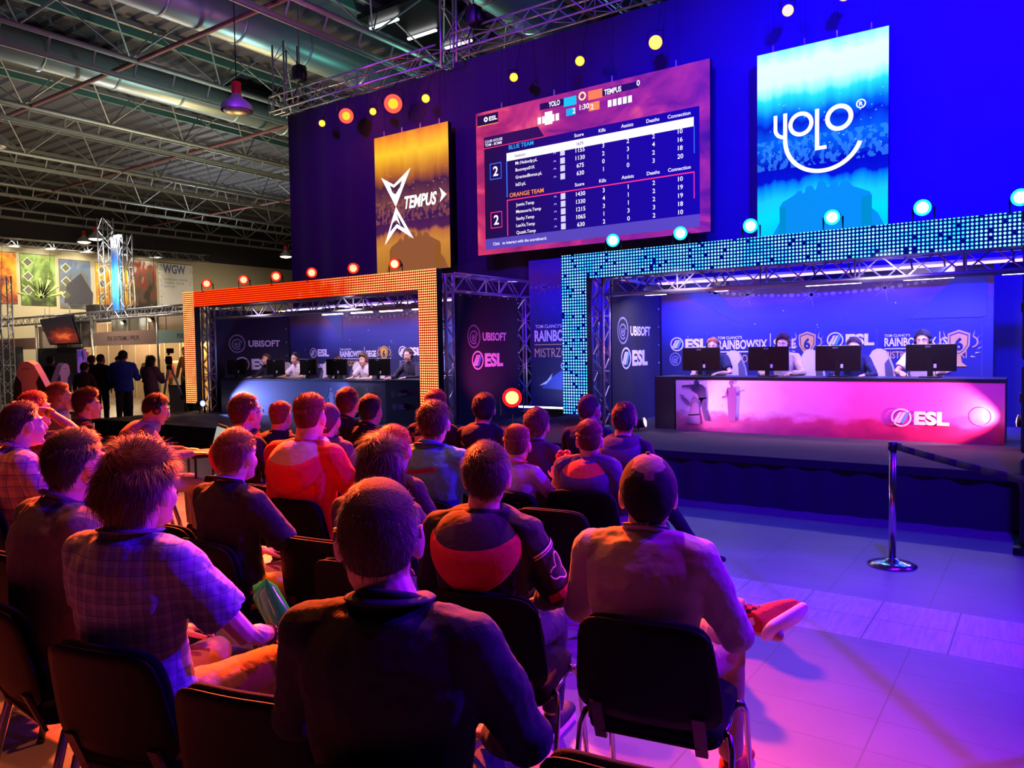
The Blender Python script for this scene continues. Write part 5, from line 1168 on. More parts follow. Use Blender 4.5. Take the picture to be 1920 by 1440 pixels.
P('person in black t-shirt with pale lanyard and khaki trousers, chestnut hair', -3.24, 2.28, 1.335, rz=2, look=12, cl='black conference chair under the person in black t-shirt with lanyard', near=2, top='121018', sleeve='short', topname='t_shirt', hstyle='short', hcol='5a2a18', pants='c8a058', wide=1.10, extra=ex_lany('b8b0e0'), arms=('lap', dict(el=(.27, .14, .72), wr=(.16, .36, .62), fw=(-.2, 1, 0), up=(0, 0, 1))))
P('person with long dark auburn hair down the back, arm stretched to the right', -2.40, 2.42, 1.335, rz=10, look=28, cl='black conference chair under the person with long auburn hair', near=1, top='3a2034', hstyle='long', hcol='2c1214', pants='20202c', arms=('lap', dict(el=(.30, .12, .74), wr=(.34, .36, .84), fw=(-.1, .6, .8), up=(.2, -.8, .3))))
P('person in bright red hoodie with grey hood lining and copper hair', -3.74, 3.16, 1.45, rz=10, look=22, cl='black conference chair under the person in the bright red hoodie', near=1, top='e01830', topname='hoodie', hood=('e81c34', 'c89aa0'), hoodbig=1.1, hstyle='fade', hcol='6a2a14', pants='20202c', wide=1.12, jac=.012)
def ex_teal(root, Mh, T, TL, up, s, AR, LG):
    neck_collar(root, TL, up, s, '143a7a')
    backtext(root, TL, up, s, [(('#', [(-.19, .02), (.19, .06), (.19, .035), (-.19, -.005)]), 0, .94, 0, '7a2038', 0), (('#', [(-.2, .0), (.2, .0), (.2, -.16), (-.2, -.10)]), 0, .80, 0, '10307a', 0)], ex=.014)
P('person in teal track jacket with a dark red stripe, dark whorled hair', -3.08, 3.56, 1.40, rz=12, look=26, cl='black conference chair under the person in the teal track jacket', near=1, top='4ab0a0', topname='jacket', hstyle='short', hcol='301a18', pants='20202c', wide=1.14, jac=.01, extra=ex_teal)
P('small child in pale top with pink collar and spiky short hair', -2.78, 4.02, 1.20, rz=8, look=20, cl='black conference chair under the small child with pink collar', near=1, top='c8b0a8', topname='t_shirt', hstyle='fade', hcol='6a3a28', pants='2a2c40', extra=ex_collar('e03050'), arms=('lap', dict(el=(.26, .10, .82), wr=(.20, .28, .93), fw=(-.3, .5, .8), up=(.3, -.7, .3), curl=1.0)))
P('child in grey coat with orange-lined hood hanging open', -2.40, 4.28, 1.225, rz=12, look=26, cl='black conference chair under the child in the orange-lined hood', near=1, top='4e4860', topname='coat', hood=('5a5068', 'e86830'), hoodbig=1.2, hstyle='fade', hcol='5a2c24', pants='2a2c40', jac=.03)
P('person with round dark-haired head and grey hood, right end of the front rows', -2.49, 4.95, 1.315, rz=10, look=24, cl='black conference chair under the grey-hooded person at the right of the front rows', near=1, top='16141e', topname='hoodie', hood=('5a6068', '3a3c48'), hoodbig=.8, hstyle='short', hcol='241416', pants='15151f', legs={1: ((.18, .46, .52), (.42, .55, .12), (1, .5, 0)), -1: ((-.14, .45, .52), (-.1, .55, .10), (0, 1, 0))}, shoes='141420')
P('person with close-cropped mauve-lit head turned right, front row right end', -3.04, 5.44, 1.335, rz=5, look=-8, cl='black conference chair under the close-cropped person at the front row right end', near=1, top='181424', hstyle='thin', hcol='4a2c30', pants='15151f')
def jersey(items): return lambda root, Mh, T, TL, up, s, AR, LG: backtext(root, TL, up, s, items, ex=.012)
P('person with curly black hair in black hoodie printed NU, near the red flood lamp', -3.82, 5.05, 1.345, rz=10, look=30, cl='black conference chair under the curly-haired person in NU hoodie', near=1, top='0e0c16', topname='hoodie', hood='0e0c16', hoodbig=.7, hstyle='curly', hcol='18100e', pants='15151f', extra=jersey([('NU', -.15, .93, .04, 'e8c0b0', .09), ('Y', .10, .94, .04, 'e8c0b0', .035), (('#', [(0, 0), (.16, .02), (.12, -.06), (.02, -.05)]), .02, .85, 0, 'e8b8a0', 0)]))
P('person with wavy brown hair in dark sweater, blue lanyard, third row', -3.02, 4.62, 1.275, rz=8, look=20, cl='black conference chair under the wavy-haired person with blue lanyard', near=1, top='2a1430', hstyle='curly', hcol='3a2020', pants='15151f', extra=ex_lany('4068c0'))
P('person with flat-topped reddish hair in black jersey printed TO with cream stripe', -4.26, 4.95, 1.375, rz=10, look=24, cl='black conference chair under the flat-topped person in TO jersey', near=1, top='100c14', topname='jersey', hstyle='short', hcol='6a2c24', pants='15151f', extra=jersey([('TO', -.16, .97, .035, 'f0c8a0', .06), (('#', [(-.10, .06), (-.02, .07), (-.04, -.2), (-.12, -.18)]), 0, .92, 0, 'f0c890', 0), ('6', -.03, .86, .10, 'f0c890', .07)]))
P('person with dark round haircut in black jersey printed N, second row left', -4.62, 4.55, 1.345, rz=5, look=14, cl='black conference chair under the round-haired person in N jersey', near=1, top='100c16', topname='jersey', hstyle='short', hcol='241418', pants='15151f', extra=jersey([('N', -.15, .93, .04, 'e8c0b0', .03)]))
P('person in black jersey printed VO with a cream slash across the back', -5.04, 4.68, 1.39, rz=12, look=26, cl='black conference chair under the person in VO jersey with cream slash', near=1, top='0e0c14', topname='jersey', hstyle='short', hcol='4a2420', pants='15151f', extra=jersey([('VO', -.03, .98, .035, 'e8c8b8', .08), (('#', [(-.14, .03), (.10, .02), (-.02, -.14), (-.16, -.16)]), .02, .90, 0, 'f0cfa8', 0)]))
def ex_cap2(root, Mh, T, TL, up, s, AR, LG): cap(root, Mh, cloth('5a4450'), cloth('4a3440'), back=True, strap=True)
P('person in backwards mauve cap with strap gap and dark hooded jacket', -4.26, 3.76, 1.345, rz=12, look=24, cl='black conference chair under the person in the backwards cap', near=1, top='4a3440', topname='jacket', hood='3a3040', hoodbig=.9, hstyle='cap', pants='15151f', jac=.01, extra=ex_cap2)
P('person with short sandy hair in black jacket, left of the red hoodie', -5.24, 4.12, 1.295, rz=8, look=20, cl='black conference chair under the sandy-haired person in black jacket', near=1, top='120e14', topname='jacket', hood='120e14', hoodbig=.7, hstyle='fade', hcol='7a4028', pants='15151f')
def ex_gl(root, Mh, T, TL, up, s, AR, LG): glasses(root, Mh)
P('person with glasses and red hooded jacket with black lower half', -4.82, 3.48, 1.41, rz=0, look=-2, cl='black conference chair under the person with glasses in the red hooded jacket', near=1, top='140c18', topname='jacket', hood=('d81828', '30141c'), hoodbig=1.1, hstyle='short', hcol='4a2018', pants='15151f', extra=ex_gl)
P('person with copper bob hair, only the crown showing behind long auburn hair', -2.86, 2.98, 1.30, rz=8, look=22, cl='black conference chair under the person with copper bob hair', near=1, top='2a1a20', hstyle='short', hcol='8a3c18', pants='20202c', headk=1.05)
# left block of the audience
P('person in faded pink plaid shirt with arms crossed, face lit magenta at left edge', -5.18, 2.14, 1.43, rz=-8, look=-2, cl='black conference chair under the person in pink plaid shirt', near=1, top=plaid('d09a90', '9a7a90', '6a5878', .07, 'plaid_pink'), arms=('cross', 'cross'), hstyle='short', hcol='3a1c18', pants='2a3c6a', wide=1.12, jac=.012, hlen=.03)
P('person in grey sweater leaning forward at the left edge, dark hair', -3.12, 1.40, 1.425, rz=-4, look=6, cl='black conference chair under the person in grey sweater at the left edge', cdx=.05, cdy=.0, near=2, top='504450', topname='sweater', hstyle='short', hcol='2a1a18', pants='202430', shoes='7a1820', wide=1.1, lean=6, jac=.012, hlen=.03)
P('person with both arms raised behind the head, orange lit hair and yellow wristband', -6.45, 2.75, 1.44, rz=0, look=5, cl='black conference chair under the person with raised arms', near=1, top='7a4030', sleeve='short', hstyle='short', hcol='a04a20', arms=('up', dict(el=(.36, .18, 1.02), wr=(.12, .02, 1.22), fw=(-.8, -.4, .2), up=(0, .5, 1))), pants='20202c',
  extra=lambda root, Mh, T, TL, up, s, AR, LG: [q_ for q_ in [B()] if (q_.tube([AR[1][3]+(AR[1][2]-AR[1][3]).normalized()*.02, AR[1][3]+(AR[1][2]-AR[1][3]).normalized()*.06], .036, mat('e8b020', .5), 12) or q_.build('wristband', root, True))] and None)
def ex_hs(root, Mh, T, TL, up, s, AR, LG): headset(root, Mh, mat('1a1418', .4))
P('person in beige hoodie with headphones typing on a laptop', -6.70, 3.72, 1.37, rz=-22, look=-26, hp=-14, cl='black conference chair under the laptop user, pinkish coat over its back', cdx=0, near=1, top='a08478', topname='hoodie', hood=('a88a7c', 'c8a898'), hoodbig=1.1, hstyle='short', hcol='2c1612', pants='a8a098', lean=12, arms=('desk', 'desk'), extra=ex_hs)
P('person with flat-top fade haircut in dark red plaid shirt', -7.42, 3.62, 1.38, rz=-14, look=-14, hp=4, cl='black conference chair under the person in dark red plaid shirt', near=1, top=plaid('6a2030', '241420', 'c8b8b8', .05, 'plaid_red'), hstyle='quiff', hcol='4a2418', pants='20202c', wide=.95)
P('person with strawberry-blond hair in light grey hoodie', -8.04, 3.66, 1.45, rz=-14, look=-16, hp=4, cl='black conference chair under the blond person in light grey hoodie', near=1, top='b0a8a4', topname='hoodie', hood='b8b0ac', hoodbig=1.0, hstyle='short', hcol='b06a38', pants='30303c', hlen=.03, arms=('cross', 'cross'))
# empty chairs
for x, y, rz, lab in ((-2.25, 3.74, 8, 'empty black conference chair between the capped person and the children'), (-2.84, 2.62, 8, 'empty black conference chair between the black t-shirt and the long auburn hair'), (-4.33, 3.42, 6, 'empty black conference chair left of the person in bright red hoodie'),
    (-4.52, 2.36, 4, 'empty black conference chair right of the pink plaid shirt'), (-1.76, 1.42, 14, 'empty black conference chair between the bushy-haired and the navy sweater persons'), (-.74, 1.66, 10, 'empty black conference chair at the bottom edge, right of the navy sweater'),
    (-3.78, 2.42, 6, 'empty black conference chair left of the person in black t-shirt'), (-3.9, 1.72, 2, 'empty black conference chair with a blue air stick beside it'), (-5.9, 2.3, 0, 'empty black conference chair at the far left edge')):
    chair(x, y, rad(rz), lab, GRP_C)
# ---------------------------------------------------------------- small things in the audience
def airstick(p0, p1, c, lab, rr=.05):
    p0 = V(p0); p1 = V(p1); R_ = thing('air_stick', lab, 'inflatable stick', tuple(p0), 0, 'inflatable clapping sticks'); d = p1-p0
    q = B(); q.tube([d*0, d*.12, d*.5, d*.85, d], [rr*1.2, rr, rr, rr, rr*1.2], mat(c, .15), 16, r2=[.004, rr*.95, rr, rr*.95, .004]); q.build('tube', R_, True)
    q = B(); f = d.normalized(); s1 = f.cross(ZA).normalized()
    for k in range(7): q.ell(d*(.25+.08*k)-s1*rr*.55+V((0, 0, rr*.8)), (.008, .008, .004), mat('f0e0a0', .3), n=8, k=4)
    q.build('printed_mark', R_)
airstick((-2.31, 1.85, .60), (-2.43, 1.79, .84), '20c050', 'green inflatable stick standing upright beside the fist of the plaid shirt')
airstick((-2.27, 1.85, .60), (-2.06, 1.94, .74), '20c050', 'green inflatable stick leaning right behind the navy sweater')
airstick((-2.20, 2.06, .72), (-2.06, 2.02, .80), '1040b8', 'blue inflatable stick end behind the green ones')
airstick((-3.72, 1.74, .74), (-3.32, 1.52, .80), '1090a0', 'teal inflatable stick at left, held near an empty chair')
q = B(); [q.ell((.03*cos(k*1.05)*(1 if k else 0), .02*sin(k*1.9), .024*sin(k*1.05)), .024, mat('e02838', .3), n=12, k=8) for k in range(8)]
R_ = thing('hand_clapper', 'red shiny hand clapper held up beside the small child with pink collar', 'toy', (-2.58, 4.26, 1.0)); q.build('clapper_head', R_, True); q = B(); q.tube([(0, 0, 0), (.03, -.01, -.11)], .014, mat('c02030', .4), 10); q.build('handle', R_, True)
def coat(x, y, rz):
    R_ = thing('coat', 'pinkish coat draped over the chair back behind the laptop user', 'coat', (x, y, .86), rz); q = B()
    q.rbox((0, -.04, -.22), (.40, .05, .44), .06, cloth('b07a6c')); q.rbox((0, .0, .0), (.40, .12, .05), .02, cloth('b07a6c')); q.tube([(-.12, -.07, -.02), (-.13, -.08, -.25), (-.12, -.075, -.46)], .03, cloth('c08878'), 8); q.tube([(.08, -.07, -.02), (.07, -.08, -.22), (.09, -.075, -.42)], .025, cloth('a06a60'), 8)
    blob(q, 'cloth', R_, [cloth('b07a6c')], .012, 4, .02, .08)
coat(-6.80, 3.48, rad(-22))
R_ = thing('laptop', 'open laptop with pale screen in front of the beige hoodie', 'laptop', (-6.50, 4.20, .78), rad(-22))
q = B(); q.rbox((0, 0, .008), (.36, .25, .016), .01, mat('15151a', .4), ax=2); q.build('keyboard_deck', R_)
q = B(); q.rbox((0, .16, .13), (.36, .012, .25), .01, mat('15151a', .4), R=M.Rotation(rad(-15), 3, 'X')); q.build('lid', R_)
q = B(); q.box((0, .151, .13), (.325, .004, .20), mat('b8c4b8', emit=.75), R=M.Rotation(rad(-15), 3, 'X')); q.build('display', R_)
R_ = thing('folding_table', 'small black folding table under the laptop', 'table', (-6.50, 4.22, 0), rad(-22))
q = B(); q.rbox((0, 0, .765), (.40, .28, .024), .02, mat('101014', .5), ax=2); q.build('table_top', R_)
for sx in (-.17, .17):
    for sy in (-.11, .11): q = B(); q.tube([(sx, sy, 0), (sx, sy, .76)], .012, DARKM, 6); q.build('leg', R_)
R_ = thing('backpack', 'dark backpack with a yellow-green patch on the floor at left', 'bag', (-4.95, 2.95, 0)); q = B(); q.ell((0, 0, .2), (.17, .13, .22), n=16, k=10); q.ell((0, -.1, .14), (.12, .07, .12)); blob(q, 'bag_body', R_, [cloth('20242c')], .01, 3, .02)
q = B(); q.rbox((.02, -.17, .25), (.10, .02, .14), .03, mat('c8e020', .5)); q.build('patch', R_, True); q = B(); q.tube([(-.05, -.02, .40), (0, -.02, .46), (.05, -.02, .40)], .01, BLACK, 6); q.build('strap', R_, True)
def stanchion(x, y, lab, h=.95):
    r = thing('barrier_post', lab, 'barrier post', (x, y, 0), 0)
    q = B(); pts = [(0, 0, 0), (0, 0, .012), (0, 0, .03), (0, 0, .045), (0, 0, .06)]; q.tube(pts, [.175, .175, .12, .05, .036], CHROME, 36); q.build('base', r, True)
    q = B(); q.tube([(0, 0, .05), (0, 0, h-.06)], .026, CHROME, 20); q.build('post', r, True)
    q = B(); q.tube([(0, 0, h-.06), (0, 0, h)], .034, mat('141420', .35), 20); q.box((.04, 0, h-.03), (.03, .055, .05), mat('141420', .4)); q.build('belt_head', r, True); return r
def belt(p0, p1, lab, c='0c0c3a', sag=.02):
    q = B(); p0, p1 = V(p0), V(p1); n = 10
    for k in range(n):
        a, b2 = p0.lerp(p1, k/n), p0.lerp(p1, (k+1)/n); sa, sb = -sag*4*(k/n)*(1-k/n), -sag*4*((k+1)/n)*(1-(k+1)/n); o = V((0, 0, .024))
        q.add([a-p0+V((0, 0, sa))-o, b2-p0+V((0, 0, sb))-o, b2-p0+V((0, 0, sb))+o, a-p0+V((0, 0, sa))+o], [(0, 1, 2, 3)], mat(c, .6))
    o = q.build('barrier_belt', None, True, loc=tuple(p0)); md = o.modifiers.new('t', 'SOLIDIFY'); md.thickness = .003; tag(o, lab, 'barrier belt')
stanchion(-.97, 6.44, 'chrome barrier post standing alone on the floor before the right stage')
belt((-.94, 6.40, .92), (.55, 4.42, .92), 'black barrier belt running from the lone chrome post to the right', '0a0a30'); stanchion(.58, 4.38, 'chrome barrier post outside the right edge')
stanchion(-6.24, 3.24, 'chrome barrier post in the audience left of the laptop user', .98)
belt((-6.24, 3.21, .95), (-6.28, 1.2, .95), 'blue barrier belt crossing the left of the audience', '101048', .03); stanchion(-6.28, 1.16, 'chrome barrier post outside the left edge', .98)
# ================================================================ players
def PL(lab, x, zc, zb, look, hs=True, **k):
    def ex(root, Mh, T, TL, up, s, AR, LG):
        if hs: headset(root, Mh)
    k.setdefault('arms', ('desk', 'desk')); k.setdefault('lean', 8); k.setdefault('hp', 0)
    return person(lab, x, 11.16, zc, rz=pi, hy=look, near=1, zb=zb, extra=ex, grp='players at the desks', pants='20202c', legs={1: ((.14, .38, .51), (.12, .42, .10), (0, 1, 0)), -1: ((-.14, .38, .51), (-.12, .42, .10), (0, 1, 0))}, **k)
PL('player with headset, first from the left on the left stage, dark jacket over pale shirt', -14.55, 1.31, .40, 10, top='2a2438', hstyle='short', hcol='5a2c24')
PL('player with headset and white t-shirt, second from the left on the left stage', -13.55, 1.32, .40, 14, top='e8d8dc', topname='t_shirt', sleeve='short', hstyle='short', hcol='241818')
PL('player with headset and dark top half hidden, middle of the left stage', -12.2, 1.22, .40, -8, top='1c1824', hstyle='short', hcol='4a2c24')
PL('player with glasses and headset in white t-shirt, fourth on the left stage', -11.45, 1.27, .40, 12, top='e0d0d4', topname='t_shirt', sleeve='short', hstyle='quiff', hcol='5a4030')
PL('player with headset, dark open jacket over white shirt, right end of the left stage', -10.2, 1.37, .40, 14, top='2c2438', topname='jacket', hstyle='short', hcol='3a2018', wide=1.0)
PL('player with ginger hair, headset and dark polo, leftmost on the right stage', -4.10, 1.30, .54, 8, top='141832', topname='polo_shirt', sleeve='short', hstyle='fade', hcol='8a5430')
PL('player with brown fringe in beige top, second from the left on the right stage', -3.08, 1.315, .54, 0, top='b8a488', hstyle='quiff', hcol='4a2c28')
PL('player with head low behind the monitor in dark top, third on the right stage', -2.15, 1.25, .54, 6, top='141430', hstyle='short', hcol='3a2426')
PL('player with headset band over dark hair in white t-shirt, rightmost on the right stage', -1.33, 1.335, .54, -4, top='e8dce4', topname='t_shirt', sleeve='short', hstyle='short', hcol='1c1418')
for k, x in enumerate((-14.5, -13.1, -12.15, -11.4, -10.1)): gaming_chair(x, 11.34, .32, pi, 'white-backed gaming chair behind the %s player on the left stage' % pos[k], 'b8aca8', 'gaming chairs on the left stage', ks=.80)
for k, x in enumerate((-3.98, -2.88, -1.98, -1.36)): gaming_chair(x, 11.36, .46, pi+(.0, -.15, -.2, 0)[k], 'cream gaming chair behind the %s player on the right stage' % pos[k], 'b8a898', 'gaming chairs on the right stage', ks=.80)
# display gaming chairs on a plinth at the left
for (x, y, z, rz, lab, pl) in ((-9.60, 4.27, .38, rad(22), 'large white and grey gaming chair on display at left, its back towards us', 'low display plinth under the large gaming chair'), (-13.2, 5.80, .32, rad(126), 'smaller white gaming chair on display turned sideways, farther back', 'low display plinth under the farther gaming chair')):
    gaming_chair(x, y, z, rz, lab, 'f0e4dc', 'gaming chairs on display', ks=.92); b = B(); b.rbox((0, 0, z/2), (.9, .9, z), .04, mat('1c1c24', .5), ax=2); tag(b.build('display_plinth', loc=(x, y, 0)), pl, 'plinth')
# ================================================================ standing visitors
def ST(lab, x, y, zc, rz, **k): k.setdefault('arms', ('down', 'down')); return person(lab, x, y, zc, rz=rad(rz), pose='stand', near=k.pop('near', 0), grp='standing visitors', **k)
ST('standing person in dark coat beside the blue jacket, arms in pockets', -17.95, 9.08, 1.75, 30, top='16141c', topname='coat', hstyle='thin', hcol='2a2220', pants='16161e', arms=('pocket', 'pocket'), jac=.02)
ST('standing person in black jacket looking down, between dark coat and blue jacket', -18.3, 9.75, 1.70, 190, hp=-25, top='1c1a24', topname='jacket', hstyle='short', hcol='201a18', pants='16161e', arms=('phone', 'phone'))
ST('standing person in bright blue jacket seen from behind', -17.05, 9.13, 1.815, 50, near=1, top='1c3aa0', topname='jacket', hstyle='short', hcol='241c1a', pants='12121c', jac=.02, wide=1.1, arms=('phone', 'phone'))
ST('standing person with long dark hair in brown coat beside the tripod', -16.75, 9.6, 1.69, 20, top='54404a', topname='coat', hstyle='long', hcol='1a1214', pants='2a2028', jac=.02, arms=('phone', 'phone'))
ST('small child in dark jacket standing at the foot of the orange post', -16.9, 10.6, 1.25, 10, top='14141c', topname='jacket', hstyle='short', hcol='1c1614', pants='101018')
ST('standing person with brown backpack left of the dark coat group', -17.5, 8.5, 1.56, 40, top='3a2628', topname='jacket', hstyle='short', hcol='3a2420', pants='2a2228')
ST('standing person in dark navy hooded jacket at the far left edge', -9.9, 3.25, 1.74, -20, near=1, top='141c34', topname='jacket', hood='141c34', hoodbig=1.1, hstyle='short', hcol='14100f', pants='101018', wide=1.15, jac=.03)
ST('standing person in black coat between the navy jacket and display chair', -9.15, 3.35, 1.60, 10, near=1, top='0e0c12', topname='coat', hstyle='curly', hcol='14100f', pants='101018', jac=.02)
ST('distant standing person with dark clothing in front of the dark booth screen', -20.2, 9.0, 1.72, 60, top='1c1418', hstyle='short', hcol='241a18', pants='141014')
ST('distant standing person with big reddish hair in front of the dark booth screen', -20.0, 9.9, 1.72, 60, top='241618', hstyle='curly', hcol='5a2c24', pants='141014')
ST('distant visitor with brown hair inside the bright booth, facing right', -26.3, 15.0, 1.70, 240, top='3a2c20', hstyle='short', hcol='3a2418', pants='241c18')
ST('distant visitor in orange-brown coat behind the video camera', -22.2, 13.9, 1.95, 200, top='9a5a28', topname='coat', hstyle='long', hcol='7a4418', pants='5a3a20')
ST('distant visitor in reddish top left of the brown coat, inside the booth', -24.6, 14.8, 1.68, 150, top='8a3a28', hstyle='short', hcol='a85a40', pants='3a2a20')
# video camera on tripod
R_ = thing('video_camera', 'black video camera on a tall tripod beside the orange frame', 'camera', (-16.75, 10.05, 0), rad(60))
q = B(); q.rbox((0, 0, 1.58), (.14, .42, .20), .03, DARKM); q.rbox((0, .05, 1.72), (.05, .22, .04), .01, DARKM); q.build('camera_body', R_, True)
q = B(); q.tube([(0, .2, 1.58), (0, .42, 1.58), (0, .50, 1.58)], [.06, .06, .085], DARKM, 14); q.build('lens', R_, True)
q = B(); q.rbox((.03, -.1, 1.80), (.16, .10, .12), .02, BLACK); q.build('viewfinder', R_)
q = B(); q.rbox((0, 0, 1.42), (.12, .14, .10), .02, DARKM); q.tube([(0, -.05, 1.42), (.05, -.45, 1.28)], .012, DARKM, 6); q.build('tripod_head', R_)
for k in range(3):
    a = 2*pi*k/3; q = B(); q.tube([(.05*cos(a), .05*sin(a), 1.38), (.28*cos(a), .28*sin(a), .7), (.48*cos(a), .48*sin(a), 0)], [.024, .02, .014], mat('9a9aa4', .35, .7), 8); q.tube([(.24*cos(a), .24*sin(a), .76), (.27*cos(a), .27*sin(a), .66)], .034, DARKM, 8); q.build('leg', R_)
# grey half-height wall behind the tripod
q = B(); q.box((0, 0, .45), (1.3, .06, .9), mat('8c8c98', .6)); q.box((0, 0, .93), (1.34, .08, .05), BLACK); tag(q.build('counter_front', loc=(-17.5, 10.9, 0)), 'grey counter panel with black top rail behind the tripod legs', 'counter')
# ================================================================ exhibition stalls at left
PAN = mat('c8c0b4', .7); POST = mat('b8b8b0', .4, .6); WARM = mat('d8b878', .8)
def sign_board(x0, x1, y, z0, z1, txt, c, tc, lab, th=.14):
    r = thing('stall_sign', lab, 'sign', ((x0+x1)/2, y, z0)); o = ((x0+x1)/2, y, z0)
    q = B(o); q.box(((x0+x1)/2, y, (z0+z1)/2), (x1-x0, .05, z1-z0), mat(c, .7)); q.build('board', r)
    q = B(o); q.text(txt, ((x0+x1)/2, y-.028, (z0+z1)/2-th/2), XA, ZA, th, mat(tc, .7), align='c', bold=.01); q.build('lettering', r)
sign_board(-26.45, -22.6, 13.2, 2.05, 2.50, 'PSX EXTREME / PPE.PL', 'a88878', '4a3a38', 'brownish stall sign with dark lettering over the bright booth')
sign_board(-22.5, -19.2, 13.2, 2.07, 2.48, 'PSX EXTREME', 'a8d0c0', '3a4a48', 'pale green stall sign with dark lettering beside the orange frame')
sign_board(-35.5, -30.7, 13.2, 2.0, 2.42, 'HOLO', '8a6a60', '3a2a28', 'dull brown stall sign at the far left edge')
def stall_wall(x0, x1, y, z0, z1, m, lab, yd=0):
    b = B(); w = x1-x0
    b.box((0, 0, (z1-z0)/2), (w, .06, z1-z0), m)
    r = thing('stall_partition', lab, 'stall wall', ((x0+x1)/2, y, z0)); b.build('panel', r)
    n = max(1, round(w/1.0))
    for k in range(n+1): b = B(); b.tube([(-w/2+w*k/n, -.035, 0), (-w/2+w*k/n, -.035, z1-z0)], .022, POST, 8); b.build('post', r)
    b = B(); b.box((0, -.03, z1-z0-.03), (w, .05, .06), POST); b.build('top_rail', r); return r
t = NT('booth_poster'); co, x, y, z = t.coord('Generated'); n_ = t.n('TexNoise', {'Vector': co, 'Scale': 5.0, 'Detail': 6, 'Distortion': 1.0}).outputs['Fac']
POSTER = t.base(t.ramp(n_, [(.3, '6a4a30'), (.5, 'b89058'), (.7, 'd8c090')]), .7)
stall_wall(-26.5, -19.2, 16.5, 0, 3.1, WARM, 'warm lit rear wall of the bright booth')
stall_wall(-26.5, -24.3, 13.9, 2.5, 3.1, mat('b8c8c0', .7), 'pale green upper panels with spot lamps above the brownish stall sign')
stall_wall(-24.2, -19.2, 13.9, 2.5, 3.1, mat('a09078', .7), 'tan upper panel directly right above the brownish stall sign')
stall_wall(-38, -26.7, 16.5, 0, 3.1, mat('b09a80', .8), 'tan rear wall of the left stalls')
for x0 in (-26.55, -22.55, -30.6, -35.6):
    q = B(); q.tube([(0, 0, 0), (0, 0, 2.92)], .04, POST, 10); tag(q.build('stall_post', loc=(x0, 13.2, 0), smooth=True), {-26.55: 'tall grey corner post left of the bright booth', -22.55: 'slim post between the brown and pale green signs', -30.6: 'grey post at the left of the dark stall', -35.6: 'grey post outside the left edge'}[x0], 'post')
for (x0, x1, z0, z1, lab) in ((-25.9, -24.3, .95, 2.0, 'brownish picture poster on the bright booth wall, left'), (-23.6, -22.3, .9, 2.0, 'brownish picture poster on the bright booth wall, right'), (-21.4, -20.3, .6, 2.2, 'yellow-brown picture poster beside the orange frame')):
    q = B(); q.box((0, .03, (z1-z0)/2), (x1-x0, .06, z1-z0), POSTER); tag(q.build('poster', loc=((x0+x1)/2, 16.38, z0)), lab, 'poster')
q = B(); q.rbox((0, 0, .75), (1.2, .4, 1.5), .12, mat('e8d8b0', .5)); tag(q.build('drink_cooler', None, True, loc=(-25.0, 15.6, 0)), 'cream rounded display case inside the bright booth', 'display case')
# dark booth screen and tilted lava picture
t = NT('lava_picture'); co, x, y, z = t.coord('Generated'); n_ = t.n('TexNoise', {'Vector': co, 'Scale': 6.0, 'Detail': 8}).outputs['Fac']
dd = t.math('SQRT', t.math('ADD', t.math('POWER', t.math('SUBTRACT', x, .62), 2.0), t.math('POWER', t.math('MULTIPLY', t.math('SUBTRACT', z, .25), 1.4), 2.0)))
LAVA = t.emis(t.ramp(t.math('ADD', dd, t.math('MULTIPLY', t.math('SUBTRACT', n_, .5), .5)), [(.02, 'd86030'), (.2, '7a2418'), (.45, '2c1818'), (.8, '1a1418')]), 1.5)
R_ = thing('tilted_screen', 'tilted screen with dark red lava picture above the left stalls', 'screen', (-28.5, 13.0, 2.55))
q = B(); q.prism([(-1.4, .5), (1.0, .62), (1.55, -.42), (-.7, -.42)], (0, .08, 0), XA, ZA, .05, BLACK); q.build('housing', R_)
q = B(); q.add([(-1.34, -.0, .46), (-.68, -.0, -.38), (1.48, -.0, -.38), (.97, -.0, .58)], [(0, 1, 2, 3)], LAVA); q.build('display', R_)
q = B(); q.tube([(-1.0, .05, .5), (-1.0, .05, .9)], .02, POST, 6); q.tube([(.8, .05, .6), (.8, .05, .9)], .02, POST, 6); q.build('bracket', R_)
stall_wall(-30.5, -26.7, 13.4, 2.02, 3.1, mat('b8ac98', .7), 'pale panel behind the tilted lava screen')
q = B(); q.box((0, 0, .65), (3.3, .1, 1.35), mat('120c14', .4)); q.box((0, .02, -.3), (.1, .06, .6), BLACK); tag(q.build('dark_screen', loc=(-29.1, 13.3, .70)), 'large dark screen inside the left stall', 'screen')
q = B(); q.box((0, 0, 1.05), (1.1, .8, 2.1), mat('10101a', .6)); tag(q.build('black_cabinet', loc=(-31.8, 12.6, 0)), 'tall black cabinet standing at the far left stall', 'cabinet')
t = NT('game_demo'); co, x, y, z = t.coord('Generated'); n_ = t.n('TexNoise', {'Vector': co, 'Scale': 5.0, 'Detail': 3}).outputs['Fac']
q = B(); q.box((0, 0, .3), (.55, .06, .8), t.emis(t.ramp(n_, [(.35, '20102a'), (.5, '5040a0'), (.62, 'd03020'), (.7, '3a2050')]), 1.0)); q.box((0, .06, 0), (.6, .06, 1.2), BLACK); q.box((0, .06, -.92), (.1, .06, .66), BLACK); tag(q.build('demo_screen', loc=(-27.1, 13.1, 1.25)), 'small purple and red demo screen on the stall edge', 'screen')
q = B(); q.box((0, 0, 0), (2.5, .06, .5), mat('3a2a18', .5)); q.box((-.8, -.04, .12), (.5, .02, .3), mat('e03018', emit=1.2)); q.box((0, .05, .45), (2.5, .05, .12), mat('f0d070', emit=.8)); tag(q.build('light_shelf', loc=(-34.0, 13.3, 1.35)), 'yellow lit shelf strip at the far left stall', 'shelf')
